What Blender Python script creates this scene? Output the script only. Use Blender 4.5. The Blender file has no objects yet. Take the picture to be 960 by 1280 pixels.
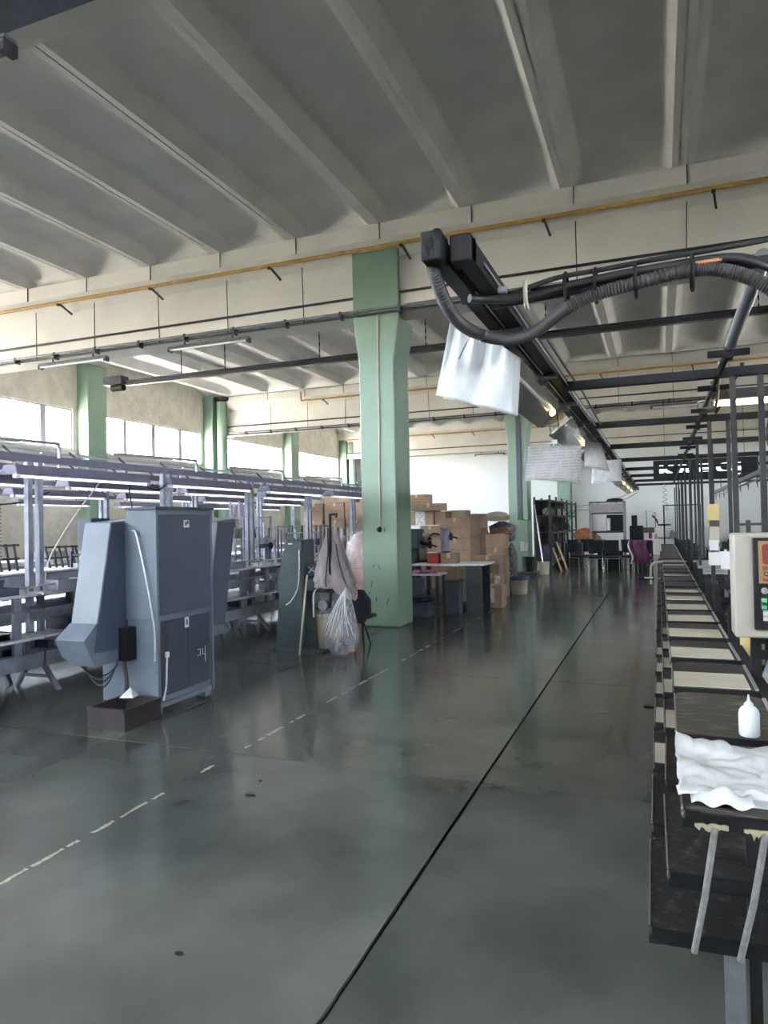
import bpy, math, random
from mathutils import Matrix, Vector, Euler, noise
random.seed(7)
PI = math.pi
D = bpy.data
SC = bpy.context.scene
COL = SC.collection

# ------------------------------------------------------------------ camera, sky, exposure
def camera_axes(yaw, pitch, roll):
    f = Vector((-math.sin(yaw)*math.cos(pitch), math.cos(yaw)*math.cos(pitch), math.sin(pitch)))
    r = Vector((math.cos(yaw), math.sin(yaw), 0)); u = r.cross(f)
    return (r*math.cos(roll)+u*math.sin(roll), -r*math.sin(roll)+u*math.cos(roll), f)
cam_d = D.cameras.new('camera'); cam = D.objects.new('camera', cam_d); COL.objects.link(cam)
cr, cu, cf = camera_axes(math.radians(21.366), math.radians(0.9245), math.radians(-1.1616))
cam.matrix_world = Matrix(((cr.x, cu.x, -cf.x, 0), (cr.y, cu.y, -cf.y, 0), (cr.z, cu.z, -cf.z, 1.7), (0, 0, 0, 1)))
cam_d.sensor_fit = 'VERTICAL'; cam_d.sensor_height = 36; cam_d.lens = 878*36/1280
cam_d.clip_start = 0.05; cam_d.clip_end = 200
SC.camera = cam

world = D.worlds.new('overcast_sky'); SC.world = world; world.use_nodes = True
wn = world.node_tree; wn.nodes.clear()
w_out = wn.nodes.new('ShaderNodeOutputWorld'); w_bg = wn.nodes.new('ShaderNodeBackground')
w_tc = wn.nodes.new('ShaderNodeTexCoord'); w_sep = wn.nodes.new('ShaderNodeSeparateXYZ')
w_ramp = wn.nodes.new('ShaderNodeValToRGB')
w_map = wn.nodes.new('ShaderNodeMapRange'); w_map.inputs[1].default_value = -1; w_map.inputs[2].default_value = 1
wn.links.new(w_tc.outputs['Generated'], w_sep.inputs[0]); wn.links.new(w_sep.outputs['Z'], w_map.inputs[0])
wn.links.new(w_map.outputs[0], w_ramp.inputs[0])
er = w_ramp.color_ramp; er.elements[0].position = 0.0; er.elements[0].color = (0.44, 0.41, 0.36, 1)
er.elements[1].position = 1.0; er.elements[1].color = (0.72, 0.84, 1.0, 1)
e = er.elements.new(0.49); e.color = (0.50, 0.47, 0.41, 1)
e = er.elements.new(0.515); e.color = (0.84, 0.92, 1.0, 1)
wn.links.new(w_ramp.outputs[0], w_bg.inputs[0]); wn.links.new(w_bg.outputs[0], w_out.inputs[0])
w_bg.inputs[1].default_value = 36.0
SC.view_settings.view_transform = 'Standard'; SC.view_settings.look = 'None'
SC.view_settings.gamma = 1.0; SC.view_settings.use_curve_mapping = False
SC.view_settings.exposure = 1.45
SC.cycles.max_bounces = 10; SC.cycles.diffuse_bounces = 7; SC.cycles.glossy_bounces = 4
SC.cycles.transparent_max_bounces = 12; SC.cycles.sample_clamp_indirect = 8.0
SC.cycles.caustics_reflective = False; SC.cycles.caustics_refractive = False

# ------------------------------------------------------------------ materials
def lin(c):
    c = c/255.0
    return c/12.92 if c <= 0.04045 else ((c+0.055)/1.055)**2.4
def rgb(t): return (lin(t[0]), lin(t[1]), lin(t[2]), 1)
def M(name, col, rough=0.6, metal=0.0, var=0.12, scale=5.0, bump=0.0, bscale=60.0, spec=0.5, col2=None, thr=(0.35, 0.65), rvar=0.0, detail=5.0, objvar=0.0, stretch=None):
    m = D.materials.new(name); m.use_nodes = True
    nt = m.node_tree; b = nt.nodes['Principled BSDF']
    b.inputs['Roughness'].default_value = rough; b.inputs['Metallic'].default_value = metal
    b.inputs['Specular IOR Level'].default_value = spec
    tc = nt.nodes.new('ShaderNodeTexCoord'); nz = nt.nodes.new('ShaderNodeTexNoise')
    nz.inputs['Scale'].default_value = scale; nz.inputs['Detail'].default_value = detail
    src = tc.outputs['Object']
    if stretch:
        mp = nt.nodes.new('ShaderNodeMapping'); mp.inputs['Scale'].default_value = stretch
        nt.links.new(src, mp.inputs[0]); src = mp.outputs[0]
    nt.links.new(src, nz.inputs['Vector'])
    rp = nt.nodes.new('ShaderNodeValToRGB'); c1 = rgb(col)
    if col2 is None:
        c2 = tuple(min(1, x*(1+var)) for x in c1[:3])+(1,); c1 = tuple(x*(1-var) for x in c1[:3])+(1,)
    else: c2 = rgb(col2)
    rp.color_ramp.elements[0].position = thr[0]; rp.color_ramp.elements[1].position = thr[1]
    rp.color_ramp.elements[0].color = c1; rp.color_ramp.elements[1].color = c2
    nt.links.new(nz.outputs['Fac'], rp.inputs[0])
    out = rp.outputs[0]
    if objvar:
        oi = nt.nodes.new('ShaderNodeObjectInfo'); hs = nt.nodes.new('ShaderNodeHueSaturation')
        mr = nt.nodes.new('ShaderNodeMapRange'); mr.inputs[3].default_value = 1-objvar; mr.inputs[4].default_value = 1+objvar
        nt.links.new(oi.outputs['Random'], mr.inputs[0]); nt.links.new(mr.outputs[0], hs.inputs['Value'])
        nt.links.new(out, hs.inputs['Color']); out = hs.outputs[0]
    nt.links.new(out, b.inputs['Base Color'])
    if rvar:
        mr = nt.nodes.new('ShaderNodeMapRange'); mr.inputs[3].default_value = max(0.02, rough-rvar); mr.inputs[4].default_value = rough+rvar
        nt.links.new(nz.outputs['Fac'], mr.inputs[0]); nt.links.new(mr.outputs[0], b.inputs['Roughness'])
    if bump:
        n2 = nt.nodes.new('ShaderNodeTexNoise'); n2.inputs['Scale'].default_value = bscale; n2.inputs['Detail'].default_value = 4
        nt.links.new(src, n2.inputs['Vector'])
        bp = nt.nodes.new('ShaderNodeBump'); bp.inputs['Strength'].default_value = bump; bp.inputs['Distance'].default_value = 0.02
        nt.links.new(n2.outputs['Fac'], bp.inputs['Height']); nt.links.new(bp.outputs[0], b.inputs['Normal'])
    return m
def clear(name, col, alpha, rough=0.25, crease=0.0):
    """see-through sheet: part transparent, part thin white film with gloss"""
    m = D.materials.new(name); m.use_nodes = True; nt = m.node_tree; nt.nodes.clear()
    out = nt.nodes.new('ShaderNodeOutputMaterial'); mix = nt.nodes.new('ShaderNodeMixShader')
    tr = nt.nodes.new('ShaderNodeBsdfTransparent'); pr = nt.nodes.new('ShaderNodeBsdfPrincipled')
    pr.inputs['Base Color'].default_value = rgb(col); pr.inputs['Roughness'].default_value = rough
    mix.inputs[0].default_value = alpha
    if crease:
        tc = nt.nodes.new('ShaderNodeTexCoord'); nz = nt.nodes.new('ShaderNodeTexNoise'); nz.inputs['Scale'].default_value = crease
        mp = nt.nodes.new('ShaderNodeMapping'); mp.inputs['Scale'].default_value = (3, 3, 0.6)
        mr = nt.nodes.new('ShaderNodeMapRange'); mr.inputs[1].default_value = 0.35; mr.inputs[2].default_value = 0.7
        mr.inputs[3].default_value = alpha*0.45; mr.inputs[4].default_value = min(1, alpha*1.6)
        nt.links.new(tc.outputs['Object'], mp.inputs[0]); nt.links.new(mp.outputs[0], nz.inputs['Vector'])
        nt.links.new(nz.outputs['Fac'], mr.inputs[0]); nt.links.new(mr.outputs[0], mix.inputs[0])
    nt.links.new(tr.outputs[0], mix.inputs[1]); nt.links.new(pr.outputs[0], mix.inputs[2]); nt.links.new(mix.outputs[0], out.inputs[0])
    return m
def emit(name, col, s):
    m = D.materials.new(name); m.use_nodes = True; b = m.node_tree.nodes['Principled BSDF']
    b.inputs['Base Color'].default_value = rgb(col); b.inputs['Emission Color'].default_value = rgb(col); b.inputs['Emission Strength'].default_value = s
    return m
def printed(name, paper, ink, period=0.022):
    """paper with rows of small print"""
    m = D.materials.new(name); m.use_nodes = True; nt = m.node_tree; b = nt.nodes['Principled BSDF']
    b.inputs['Roughness'].default_value = 0.5
    tc = nt.nodes.new('ShaderNodeTexCoord'); sp = nt.nodes.new('ShaderNodeSeparateXYZ'); nt.links.new(tc.outputs['Object'], sp.inputs[0])
    def mth(op, a, bb):
        n = nt.nodes.new('ShaderNodeMath'); n.operation = op
        for i, x in enumerate((a, bb)):
            if isinstance(x, (int, float)): n.inputs[i].default_value = x
            elif x is not None: nt.links.new(x, n.inputs[i])
        return n.outputs[0]
    row = mth('LESS_THAN', mth('MODULO', mth('ADD', sp.outputs['Z'], 50.0), period), period*0.4)
    nz = nt.nodes.new('ShaderNodeTexNoise'); mp = nt.nodes.new('ShaderNodeMapping'); mp.inputs['Scale'].default_value = (40, 40, 12)
    nt.links.new(tc.outputs['Object'], mp.inputs[0]); nt.links.new(mp.outputs[0], nz.inputs['Vector']); nz.inputs['Scale'].default_value = 1
    f = mth('MULTIPLY', row, mth('GREATER_THAN', nz.outputs['Fac'], 0.47))
    mx = nt.nodes.new('ShaderNodeMix'); mx.data_type = 'RGBA'
    nt.links.new(f, mx.inputs[0]); mx.inputs[6].default_value = rgb(paper); mx.inputs[7].default_value = rgb(ink)
    nt.links.new(mx.outputs[2], b.inputs['Base Color'])
    return m

m_floor = M('polished_concrete', (58, 62, 60), 0.15, 0, col2=(100, 103, 99), scale=0.9, thr=(0.3, 0.72), rvar=0.09, bump=0.02, bscale=9, detail=9, objvar=0.10)
m_joint = M('joint_filler', (20, 21, 20), 0.9)
m_paint_line = M('worn_cream_paint', (150, 146, 128), 0.6, var=0.25, scale=30)
m_ceil = M('whitewashed_concrete', (216, 214, 210), 0.85, var=0.07, scale=1.3, bump=0.12, bscale=14)
m_beam = M('painted_beam_concrete', (214, 211, 203), 0.8, var=0.06, scale=1.1, bump=0.12, bscale=18)
m_wall = M('white_wall_paint', (219, 220, 217), 0.8, var=0.04, scale=0.7, bump=0.08, bscale=20)
m_wall_rough = M('rough_cream_plaster', (206, 201, 190), 0.9, var=0.10, scale=3, bump=0.9, bscale=7)
m_green = M('green_oil_paint', (122, 146, 128), 0.42, var=0.06, scale=1.6, bump=0.05, bscale=12)
m_green_dk = M('dark_green_machine_paint', (37, 52, 57), 0.45, var=0.15, scale=8)
m_frame_w = M('window_frame_paint', (186, 184, 184), 0.5, var=0.05)
m_pane = None
m_yellow = M('yellow_gas_pipe_paint', (176, 138, 70), 0.5, var=0.15, scale=9)
m_black = M('black_steel', (17, 17, 19), 0.6, 0.0, var=0.25, scale=12, spec=0.3)
m_post = M('dark_grey_post_steel', (44, 44, 48), 0.45, 0.2, var=0.2, scale=12)
m_blackplastic = M('black_plastic', (15, 16, 18), 0.5, var=0.2, spec=0.3)
m_darkgrey = M('dark_grey_steel', (60, 61, 66), 0.4, 0.5, var=0.2, scale=14)
m_grey = M('grey_steel', (120, 122, 128), 0.4, 0.6, var=0.15, scale=14)
m_lightmetal = M('light_galvanised_metal', (190, 192, 196), 0.35, 0.5, var=0.12, scale=20)
m_purple = M('violet_grey_painted_metal', (110, 107, 130), 0.5, 0.1, var=0.12, scale=9)
m_bench = M('blue_grey_bench_steel', (138, 142, 157), 0.45, 0.2, var=0.18, scale=8)  # bench greys paler and bluer, with window haze mixed into the colour
m_bench_dk = M('dark_blue_grey_steel', (70, 77, 94), 0.5, 0.1, var=0.2, scale=6)
m_shelf = M('worn_white_shelf_laminate', (214, 216, 222), 0.4, 0.1, var=0.15, scale=11)
m_tube = M('white_tube_glass', (240, 240, 238), 0.2, var=0.01)
m_blue = M('blue_grey_cabinet_enamel', (58, 66, 86), 0.42, var=0.06, scale=3, bump=0.02)
m_blue_lt = M('pale_blue_grey_enamel', (96, 106, 120), 0.42, var=0.08, scale=4)
m_blue_dk = M('dark_blue_grey_enamel', (40, 46, 60), 0.42, var=0.1, scale=5)
m_crate = M('dark_brown_crate_paint', (40, 31, 34), 0.6, var=0.25, scale=12)
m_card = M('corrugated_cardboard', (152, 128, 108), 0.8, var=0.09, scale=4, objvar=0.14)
m_card_in = M('darker_cardboard_flap', (140, 110, 86), 0.85, var=0.1)  # darker cardboard for flaps and seams
m_tape = M('parcel_tape', (190, 168, 140), 0.3, var=0.06)
m_label = printed('white_printed_label', (226, 226, 222), (120, 120, 125), 0.03)
m_white = M('white_plastic', (210, 210, 210), 0.4, var=0.03)
m_offwhite = M('off_white_enamel', (156, 151, 142), 0.45, var=0.05, scale=5)
m_tray = M('blackened_rubber_tray', (33, 32, 32), 0.5, var=0.0, col2=(92, 90, 86), scale=22, thr=(0.52, 0.80), bump=0.25, bscale=45, detail=8)
m_tray_scuff = M('scuffed_tray_top', (58, 57, 54), 0.45, col2=(128, 124, 112), scale=9, thr=(0.5, 0.74), bump=0.3, bscale=40, detail=9, stretch=(1, 3, 1))
m_cream = M('cream_cover_paper', (200, 193, 176), 0.7, var=0.05, scale=7)
m_bag = M('white_polythene', (206, 208, 210), 0.3, var=0.05, scale=9)
m_paperg = printed('grey_printed_sheet', (138, 134, 133), (110, 107, 109), 0.024)
m_paperw = printed('white_printed_sheet', (184, 184, 186), (150, 150, 156), 0.024)
m_sleeve = clear('clear_sheet_sleeve', (235, 235, 238), 0.10, 0.15)
m_clearbag = clear('clear_polythene_bag', (225, 228, 235), 0.24, 0.2, 7.0)
m_glass = clear('window_glass', (240, 244, 246), 0.06, 0.05)
m_hose = M('grey_rubber_hose', (56, 54, 54), 0.55, var=0.12, scale=12)
m_cable = M('black_rubber_cable', (34, 33, 34), 0.5, var=0.2)
m_rod = M('dull_grey_rod', (132, 132, 130), 0.45, 0.1, var=0.2, scale=30)
m_chrome = M('brushed_bright_steel', (200, 198, 192), 0.25, 0.9, var=0.1, scale=20)
m_reflector = M('grey_glossy_reflector', (150, 148, 138), 0.25, 0.6, var=0.12, scale=6)
m_cloth_g = M('grey_jersey_cloth', (152, 143, 147), 0.9, var=0.12, scale=10, bump=0.2, bscale=90)
m_cloth_dk = M('dark_upholstery', (30, 31, 40), 0.85, var=0.15, scale=30)
m_cloth_p = M('plum_jacket_cloth', (92, 50, 78), 0.85, var=0.2, scale=12)
m_pink = M('pink_patterned_cloth', (190, 96, 140), 0.8, col2=(70, 50, 110), scale=14, thr=(0.45, 0.55))
m_red = M('red_painted_tin', (160, 52, 50), 0.5, var=0.15)
m_orange = M('orange_plastic_sack', (196, 122, 84), 0.5, var=0.2, scale=6)
m_bluecap = M('blue_bin_liner', (40, 58, 84), 0.4, var=0.2)
m_beige = M('beige_plastic', (178, 170, 152), 0.5, var=0.08)
m_wood = M('raw_wood', (164, 138, 104), 0.7, var=0.15, scale=5, stretch=(8, 1, 8))
m_bottle = M('translucent_white_bottle', (222, 226, 228), 0.3, var=0.03)
m_tube_lit = emit('lit_white_tube', (244, 246, 255), 0.8)
m_lit = emit('lit_warm_tube', (255, 226, 176), 7.0)
m_sign = emit('lit_sign_letters', (244, 248, 252), 1.6)
m_spot = emit('lit_warm_bulb', (255, 226, 150), 2.5)
m_tan = M('tan_decal', (142, 110, 76), 0.4, var=0.04)
m_decalred = M('dark_red_decal', (112, 36, 34), 0.4, var=0.05)
m_dkred = M('brown_red_ink', (88, 30, 26), 0.5, var=0.05)
m_lime = M('light_green_tag', (92, 172, 120), 0.4, var=0.05)
m_rack = M('brown_black_rack_steel', (58, 54, 56), 0.55, 0.2, var=0.25, scale=9)
m_mottle = M('mottled_bundle_film', (52, 56, 66), 0.4, col2=(150, 152, 160), scale=26, thr=(0.5, 0.66), bump=0.4, bscale=24)
m_sack = M('pinkish_wrapped_sack', (176, 146, 140), 0.45, var=0.16, scale=8, bump=0.3, bscale=18)
m_glue = M('dried_glue', (150, 142, 118), 0.6, var=0.2, scale=30)
m_ochre = M('ochre_board', (196, 178, 120), 0.7, var=0.1)

# ------------------------------------------------------------------ mesh helpers
class G:
    def __init__(s): s.v = []; s.f = []
    def add(s, vs, fs):
        n = len(s.v); s.v += [tuple(x) for x in vs]; s.f += [tuple(i+n for i in f) for f in fs]; return s
    def box(s, x0, x1, y0, y1, z0, z1):
        return s.add([(x0,y0,z0),(x1,y0,z0),(x1,y1,z0),(x0,y1,z0),(x0,y0,z1),(x1,y0,z1),(x1,y1,z1),(x0,y1,z1)],
                     [(0,3,2,1),(4,5,6,7),(0,1,5,4),(1,2,6,5),(2,3,7,6),(3,0,4,7)])
    def obox(s, c, size, rot=(0,0,0)):
        m = Euler(rot).to_matrix(); c = Vector(c); hx, hy, hz = [a/2 for a in size]
        vs = [c+m@Vector((a*hx, b*hy, d*hz)) for d in (-1,1) for a,b in ((-1,-1),(1,-1),(1,1),(-1,1))]
        return s.add(vs, [(0,3,2,1),(4,5,6,7),(0,1,5,4),(1,2,6,5),(2,3,7,6),(3,0,4,7)])
    def bar(s, p, q, w, h=None, up=(0,0,1)):
        p = Vector(p); q = Vector(q); d = (q-p).normalized(); up = Vector(up)
        if abs(d.dot(up)) > 0.98: up = Vector((0,1,0))
        a = d.cross(up).normalized(); b = a.cross(d); h = w if h is None else h
        vs = [e+a*(i*w/2)+b*(j*h/2) for e in (p,q) for i,j in ((-1,-1),(1,-1),(1,1),(-1,1))]
        return s.add(vs, [(0,1,2,3),(7,6,5,4),(0,4,5,1),(1,5,6,2),(2,6,7,3),(3,7,4,0)])
    def tube(s, pts, r, n=8, cap=True):
        pts = [Vector(p) for p in pts]; k = len(pts); rings = []; prev = None
        for i, p in enumerate(pts):
            t = (pts[min(i+1,k-1)]-pts[max(i-1,0)]).normalized()
            if prev is None:
                a = t.cross(Vector((0,0,1)));
                if a.length < 0.05: a = t.cross(Vector((0,1,0)))
            else: a = prev-t*prev.dot(t)
            a.normalize(); prev = a; b = t.cross(a); rr = r[i] if isinstance(r,(list,tuple)) else r
            rings.append([p+(a*math.cos(2*PI*j/n)+b*math.sin(2*PI*j/n))*rr for j in range(n)])
        fs = [(i*n+j, i*n+(j+1)%n, (i+1)*n+(j+1)%n, (i+1)*n+j) for i in range(k-1) for j in range(n)]
        if cap: fs += [tuple(range(n-1,-1,-1)), tuple(range((k-1)*n, k*n))]
        return s.add([v for ring in rings for v in ring], fs)
    def lathe(s, prof, c=(0,0,0), n=14, sx=1, sy=1):
        c = Vector(c); vs = []; fs = []
        for r, z in prof: vs += [c+Vector((r*sx*math.cos(2*PI*j/n), r*sy*math.sin(2*PI*j/n), z)) for j in range(n)]
        k = len(prof)
        fs = [(i*n+j, i*n+(j+1)%n, (i+1)*n+(j+1)%n, (i+1)*n+j) for i in range(k-1) for j in range(n)]
        fs += [tuple(range(n-1,-1,-1)), tuple(range((k-1)*n, k*n))]
        return s.add(vs, fs)
    def prism(s, poly, axis, a, b):
        def P(u,v,w): return {'X':(w,u,v),'Y':(u,w,v),'Z':(u,v,w)}[axis]
        n = len(poly); vs = [P(u,v,a) for u,v in poly]+[P(u,v,b) for u,v in poly]
        return s.add(vs, [tuple(range(n)), tuple(range(2*n-1,n-1,-1))]+[(i,n+i,n+(i+1)%n,(i+1)%n) for i in range(n)])
    def grid(s, fn, nu, nv, thick=0.0):
        vs = [fn(i/nu, j/nv) for i in range(nu+1) for j in range(nv+1)]
        fs = [(i*(nv+1)+j, (i+1)*(nv+1)+j, (i+1)*(nv+1)+j+1, i*(nv+1)+j+1) for i in range(nu) for j in range(nv)]
        return s.add(vs, fs)
def wpos(o):
    p = Vector((0,0,0))
    while o is not None: p = p+o.location; o = o.parent
    return p
def obj(name, g, mat, parent=None, origin=None, smooth=True, bevel=0.0, solid=0.0, label=None):
    """link the shape (given in world metres) as ONE mesh object, its origin at its own base"""
    import bmesh
    if origin is None:
        xs = [v[0] for v in g.v]; ys = [v[1] for v in g.v]; zs = [v[2] for v in g.v]
        origin = Vector(((min(xs)+max(xs))/2, (min(ys)+max(ys))/2, min(zs)))
    else: origin = Vector(origin)
    me = D.meshes.new(name); me.from_pydata([Vector(v)-origin for v in g.v], [], g.f)
    bm = bmesh.new(); bm.from_mesh(me); bmesh.ops.recalc_face_normals(bm, faces=bm.faces); bm.to_mesh(me); bm.free()
    me.materials.append(mat)
    if smooth:
        me.polygons.foreach_set('use_smooth', [True]*len(me.polygons)); me.set_sharp_from_angle(angle=math.radians(38))
    o = D.objects.new(name, me); COL.objects.link(o); o.parent = parent
    o.location = origin-(wpos(parent) if parent else Vector((0,0,0)))
    if solid:
        md = o.modifiers.new('thickness', 'SOLIDIFY'); md.thickness = solid; md.offset = 0
    if bevel:
        md = o.modifiers.new('edge', 'BEVEL'); md.width = bevel; md.segments = 2; md.limit_method = 'ANGLE'
    if label: o['label'] = label
    return o
def tag(o, label, cat=None, group=None, kind=None):
    o['label'] = label
    if cat: o['category'] = cat
    if group: o['group'] = group
    if kind: o['kind'] = kind
    return o
def thing(name, label, cat, loc, group=None):
    o = D.objects.new(name, None); COL.objects.link(o); o.location = loc; o.empty_display_size = 0.1
    return tag(o, label, cat, group)
def kids(o): return [c for c in D.objects if c.parent == o]
def dup(o, loc, label=None, rotz=None, group=None):
    """copy of a thing with copies of its parts and sub-parts, sharing mesh data"""
    r = o.copy(); COL.objects.link(r); r.location = loc
    if rotz is not None: r.rotation_euler = (0,0,rotz)
    if label: r['label'] = label
    if group: r['group'] = group
    for ch in list(o.children):
        c = ch.copy(); COL.objects.link(c); c.parent = r
        for g in list(ch.children):
            d = g.copy(); COL.objects.link(d); d.parent = c
    return r
def again(o, loc, parent=None):
    c = o.copy(); COL.objects.link(c)
    if parent is not None: c.parent = parent
    c.location = Vector(loc)-(wpos(c.parent) if c.parent else Vector((0,0,0)))
    for g in list(o.children):
        d = g.copy(); COL.objects.link(d); d.parent = c
    return c
def text(name, body, size, loc, rot, mat, parent, extrude=0.002, bold=0.0, sx=1.0, label=None):
    cu_ = D.curves.new(name, 'FONT'); cu_.body = body; cu_.size = size; cu_.extrude = extrude; cu_.offset = bold; cu_.resolution_u = 3
    t = D.objects.new(name+'_src', cu_); COL.objects.link(t)
    dg = bpy.context.evaluated_depsgraph_get(); me = D.meshes.new_from_object(t.evaluated_get(dg))
    D.objects.remove(t); me.materials.clear(); me.materials.append(mat)
    o = D.objects.new(name, me); COL.objects.link(o); o.parent = parent
    o.location = Vector(loc)-(wpos(parent) if parent else Vector((0,0,0))); o.rotation_euler = rot; o.scale = (sx,1,1)
    if label: o['label'] = label
    return o
def S(*pts, n=8):
    """smooth curve through points (Catmull-Rom)"""
    P = [Vector(p) for p in pts]; P = [2*P[0]-P[1]]+P+[2*P[-1]-P[-2]]; out = []
    for i in range(1, len(P)-2):
        a,b,c,d = P[i-1:i+3]
        for k in range(n):
            t = k/n
            out.append(0.5*((2*b)+(c-a)*t+(2*a-5*b+4*c-d)*t*t+(3*b-a-3*c+d)*t**3))
    out.append(P[-2]); return out
def droop(p, q, sag, n=10):
    p = Vector(p); q = Vector(q)
    return [p.lerp(q, i/n)-Vector((0,0,sag*4*(i/n)*(1-i/n))) for i in range(n+1)]
ORD = ['first','second','third','fourth','fifth','sixth','seventh','eighth','ninth','tenth','eleventh','twelfth']

# ================================================================== THE HALL
XL, XR, YN, YB = -16.0, 8.0, -8.3, 35.4          # left wall, right wall, wall behind the camera, back wall
ZB, ZR, ZT = 5.19, 6.6, 7.15                      # beam underside, rib underside, roof
# floor: concrete slabs with recessed joints
floor = tag(obj('floor', G().box(XL-.3, XR+.3, YN-.3, YB+.3, -.12, -.02), m_joint), 'grey concrete hall floor cast in slabs', kind='structure')
xs = [-16.0, -13.3, -10.25, -7.2, -4.15, -1.12, 1.93, 4.98, 8.0]
ys = [-8.3, -4.5, -1.5, 1.5, 4.5, 7.55, 10.4, 13.45, 16.5, 19.5, 22.5, 25.5, 28.5, 31.5, 35.4]
for i in range(len(xs)-1):
    for j in range(len(ys)-1):
        g0 = .010 if abs(xs[i+1]+1.12) < .1 else .005; g1 = .010 if abs(xs[i]+1.12) < .1 else .005
        obj('slab', G().box(xs[i]+g1, xs[i+1]-g0, ys[j]+.008, ys[j+1]-.008, -.03, 0), m_floor, floor, smooth=False)
y = 2.3
while y < 15.5:                                   # remains of a painted guide line
    L = random.uniform(.05, .3); w = random.uniform(.012, .03)
    pts = []
    for k in range(7): pts.append((-3.0+w*random.uniform(.3, 1), y+L*k/6))
    for k in range(6, -1, -1): pts.append((-3.0-w*random.uniform(.2, 1), y+L*k/6))
    if not 5.55 < y < 5.9: obj('paint_dash', G().prism(pts, 'Z', -.002, .001), m_paint_line, floor, smooth=False)
    y += L+random.choice((.02, .04, .08, .3))*(1+y/12)

# roof: a slab, and under it ribbed precast panels with rounded ends
ceiling = tag(obj('ceiling', G().box(XL-.3, XR+.3, YN-.3, YB+.3, ZT, ZT+.15), m_ceil), 'white ribbed concrete roof', kind='structure')
PW = 1.535
def panel(L):
    def cove(t): t = max(0, min(1, t)); return math.sqrt(max(0, 1-(1-t)**2))
    us = [0, .088, .10, .13, .18, .225, .24, .26, .40, .55, .76]; us = us+[PW-.015-u for u in reversed(us[:-1])]
    vs = [0, .03, .06, .12, .22, .36, .55, .8, 1.1]; vs = vs+[L/2]+[L-v for v in reversed(vs)]
    W = us[-1]; g = G(); n = len(vs)
    for u in us:
        for v in vs:
            du = min(u, W-u); dv = min(v, L-v)
            h = max(0, min(1, (du-.09)/.14)); z = (.19*h+.03*cove((du-.09)/.16)+.11*math.sin(PI/2*max(0, min(1, (du-.09)/.66))))*cove((dv-.03)/.9)
            g.v.append((u, v, z))
    g.f += [(i*n+j, (i+1)*n+j, (i+1)*n+j+1, i*n+j+1) for i in range(len(us)-1) for j in range(n-1)]
    return g
for a, b in ((YN, 3.3), (3.62, 10.78), (11.42, 22.45), (23.0, 34.4)):
    first = None; k = -6
    for k in range(-6, 12):
        x0 = .48-k*PW-.09
        if x0 < XL-1.4 or x0 > XR: continue
        if first is None:
            first = obj('ceiling_panel', panel(b-a), m_ceil, ceiling, origin=(0,0,0)); first.location = Vector((x0, a, ZR))-ceiling.location
        else: again(first, (x0, a, ZR))
    first = None

# walls
wl = G(); wl.box(XL-.35, XL, YN-.3, YB+.3, 0, 4.05); wl.box(XL-.35, XL, YN-.3, YB+.3, 5.25, ZT)
PIL = [-7.9, -1.7, 4.3, 10.4, 16.45, 22.65, 28.75, 34.8]
for y in PIL: wl.box(XL-.35, XL, y-.55, y+.55, 4.0, 5.3)
wall_left = tag(obj('wall_left', wl, m_wall_rough), 'cream plastered side wall with a high strip of windows', kind='structure')
tag(obj('wall_back', G().box(XL-.3, XR+.3, YB, YB+.3, 0, ZT), m_wall), 'white painted end wall of the hall', kind='structure')
FILL_RW = [(-7.3, -2.5), (-1.1, 1.4), (21.0, 24.8)]  # unseen windows, added to let fill light in from the right
wr = G(); wr.box(XR, XR+.35, YN-.3, YB+.3, 0, 4.05); wr.box(XR, XR+.35, YN-.3, YB+.3, 5.25, ZT)
for a, b in zip([YN-.3]+[q[1] for q in FILL_RW], [q[0] for q in FILL_RW]+[YB+.3]): wr.box(XR, XR+.35, a, b, 4.05, 5.25)
tag(obj('wall_right', wr, m_wall), 'white painted wall on the far side of the tray machine', kind='structure')
FILL_FW = [(-15.4, -10.6), (-9.6, -4.9)]  # windows out of view behind the camera, added as fill light
wf_ = G(); wf_.box(XL-.3, XR+.3, YN-.3, YN, 0, 4.05); wf_.box(XL-.3, XR+.3, YN-.3, YN, 5.25, ZT)
for a, b in zip([XL-.3]+[q[1] for q in FILL_FW], [q[0] for q in FILL_FW]+[XR+.3]): wf_.box(a, b, YN-.3, YN, 4.05, 5.25)
tag(obj('wall_front', wf_, m_wall), 'white painted wall behind the viewer', kind='structure')
for k, (a, b) in enumerate(FILL_FW):
    root = thing(f'window_{8+k}', f'added fill-light window in the wall behind the viewer, {ORD[k]} from the left wall', None, ((a+b)/2, YN, 4.05)); root['kind'] = 'structure'
    f = G(); f.box(a, b, YN-.2, YN-.1, 4.05, 4.11); f.box(a, b, YN-.2, YN-.1, 5.19, 5.25)
    for x in (a, (a+b)/2-.03, b-.06): f.box(x, x+.06, YN-.2, YN-.1, 4.11, 5.19)
    obj('window_frame', f, m_frame_w, root)
    for x0, x1 in ((a+.06, (a+b)/2-.03), ((a+b)/2+.03, b-.06)): obj('pane', G().box(x0, x1, YN-.16, YN-.15, 4.11, 5.19), m_glass, root)
for k, y in enumerate(PIL):                      # green wall piers
    g = G().box(XL-.02, XL+.42, y-.38, y+.38, 0, ZR)
    p = tag(obj('pilaster', g, m_green, bevel=.02), f'green painted wall pier, {ORD[k]} from the wall behind the viewer', 'wall pier', 'green wall piers', 'structure')
    if k in (5, 7):
        obj('round_shaft', G().tube([(XL+.66, y-.1, 0), (XL+.66, y-.1, 6.42)], .2, 16), m_green, p)
        obj('capital', G().lathe([(.2,0),(.3,.05),(.3,.17)], (XL+.66, y-.1, 6.42), 16), m_darkgrey, p)
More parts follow.
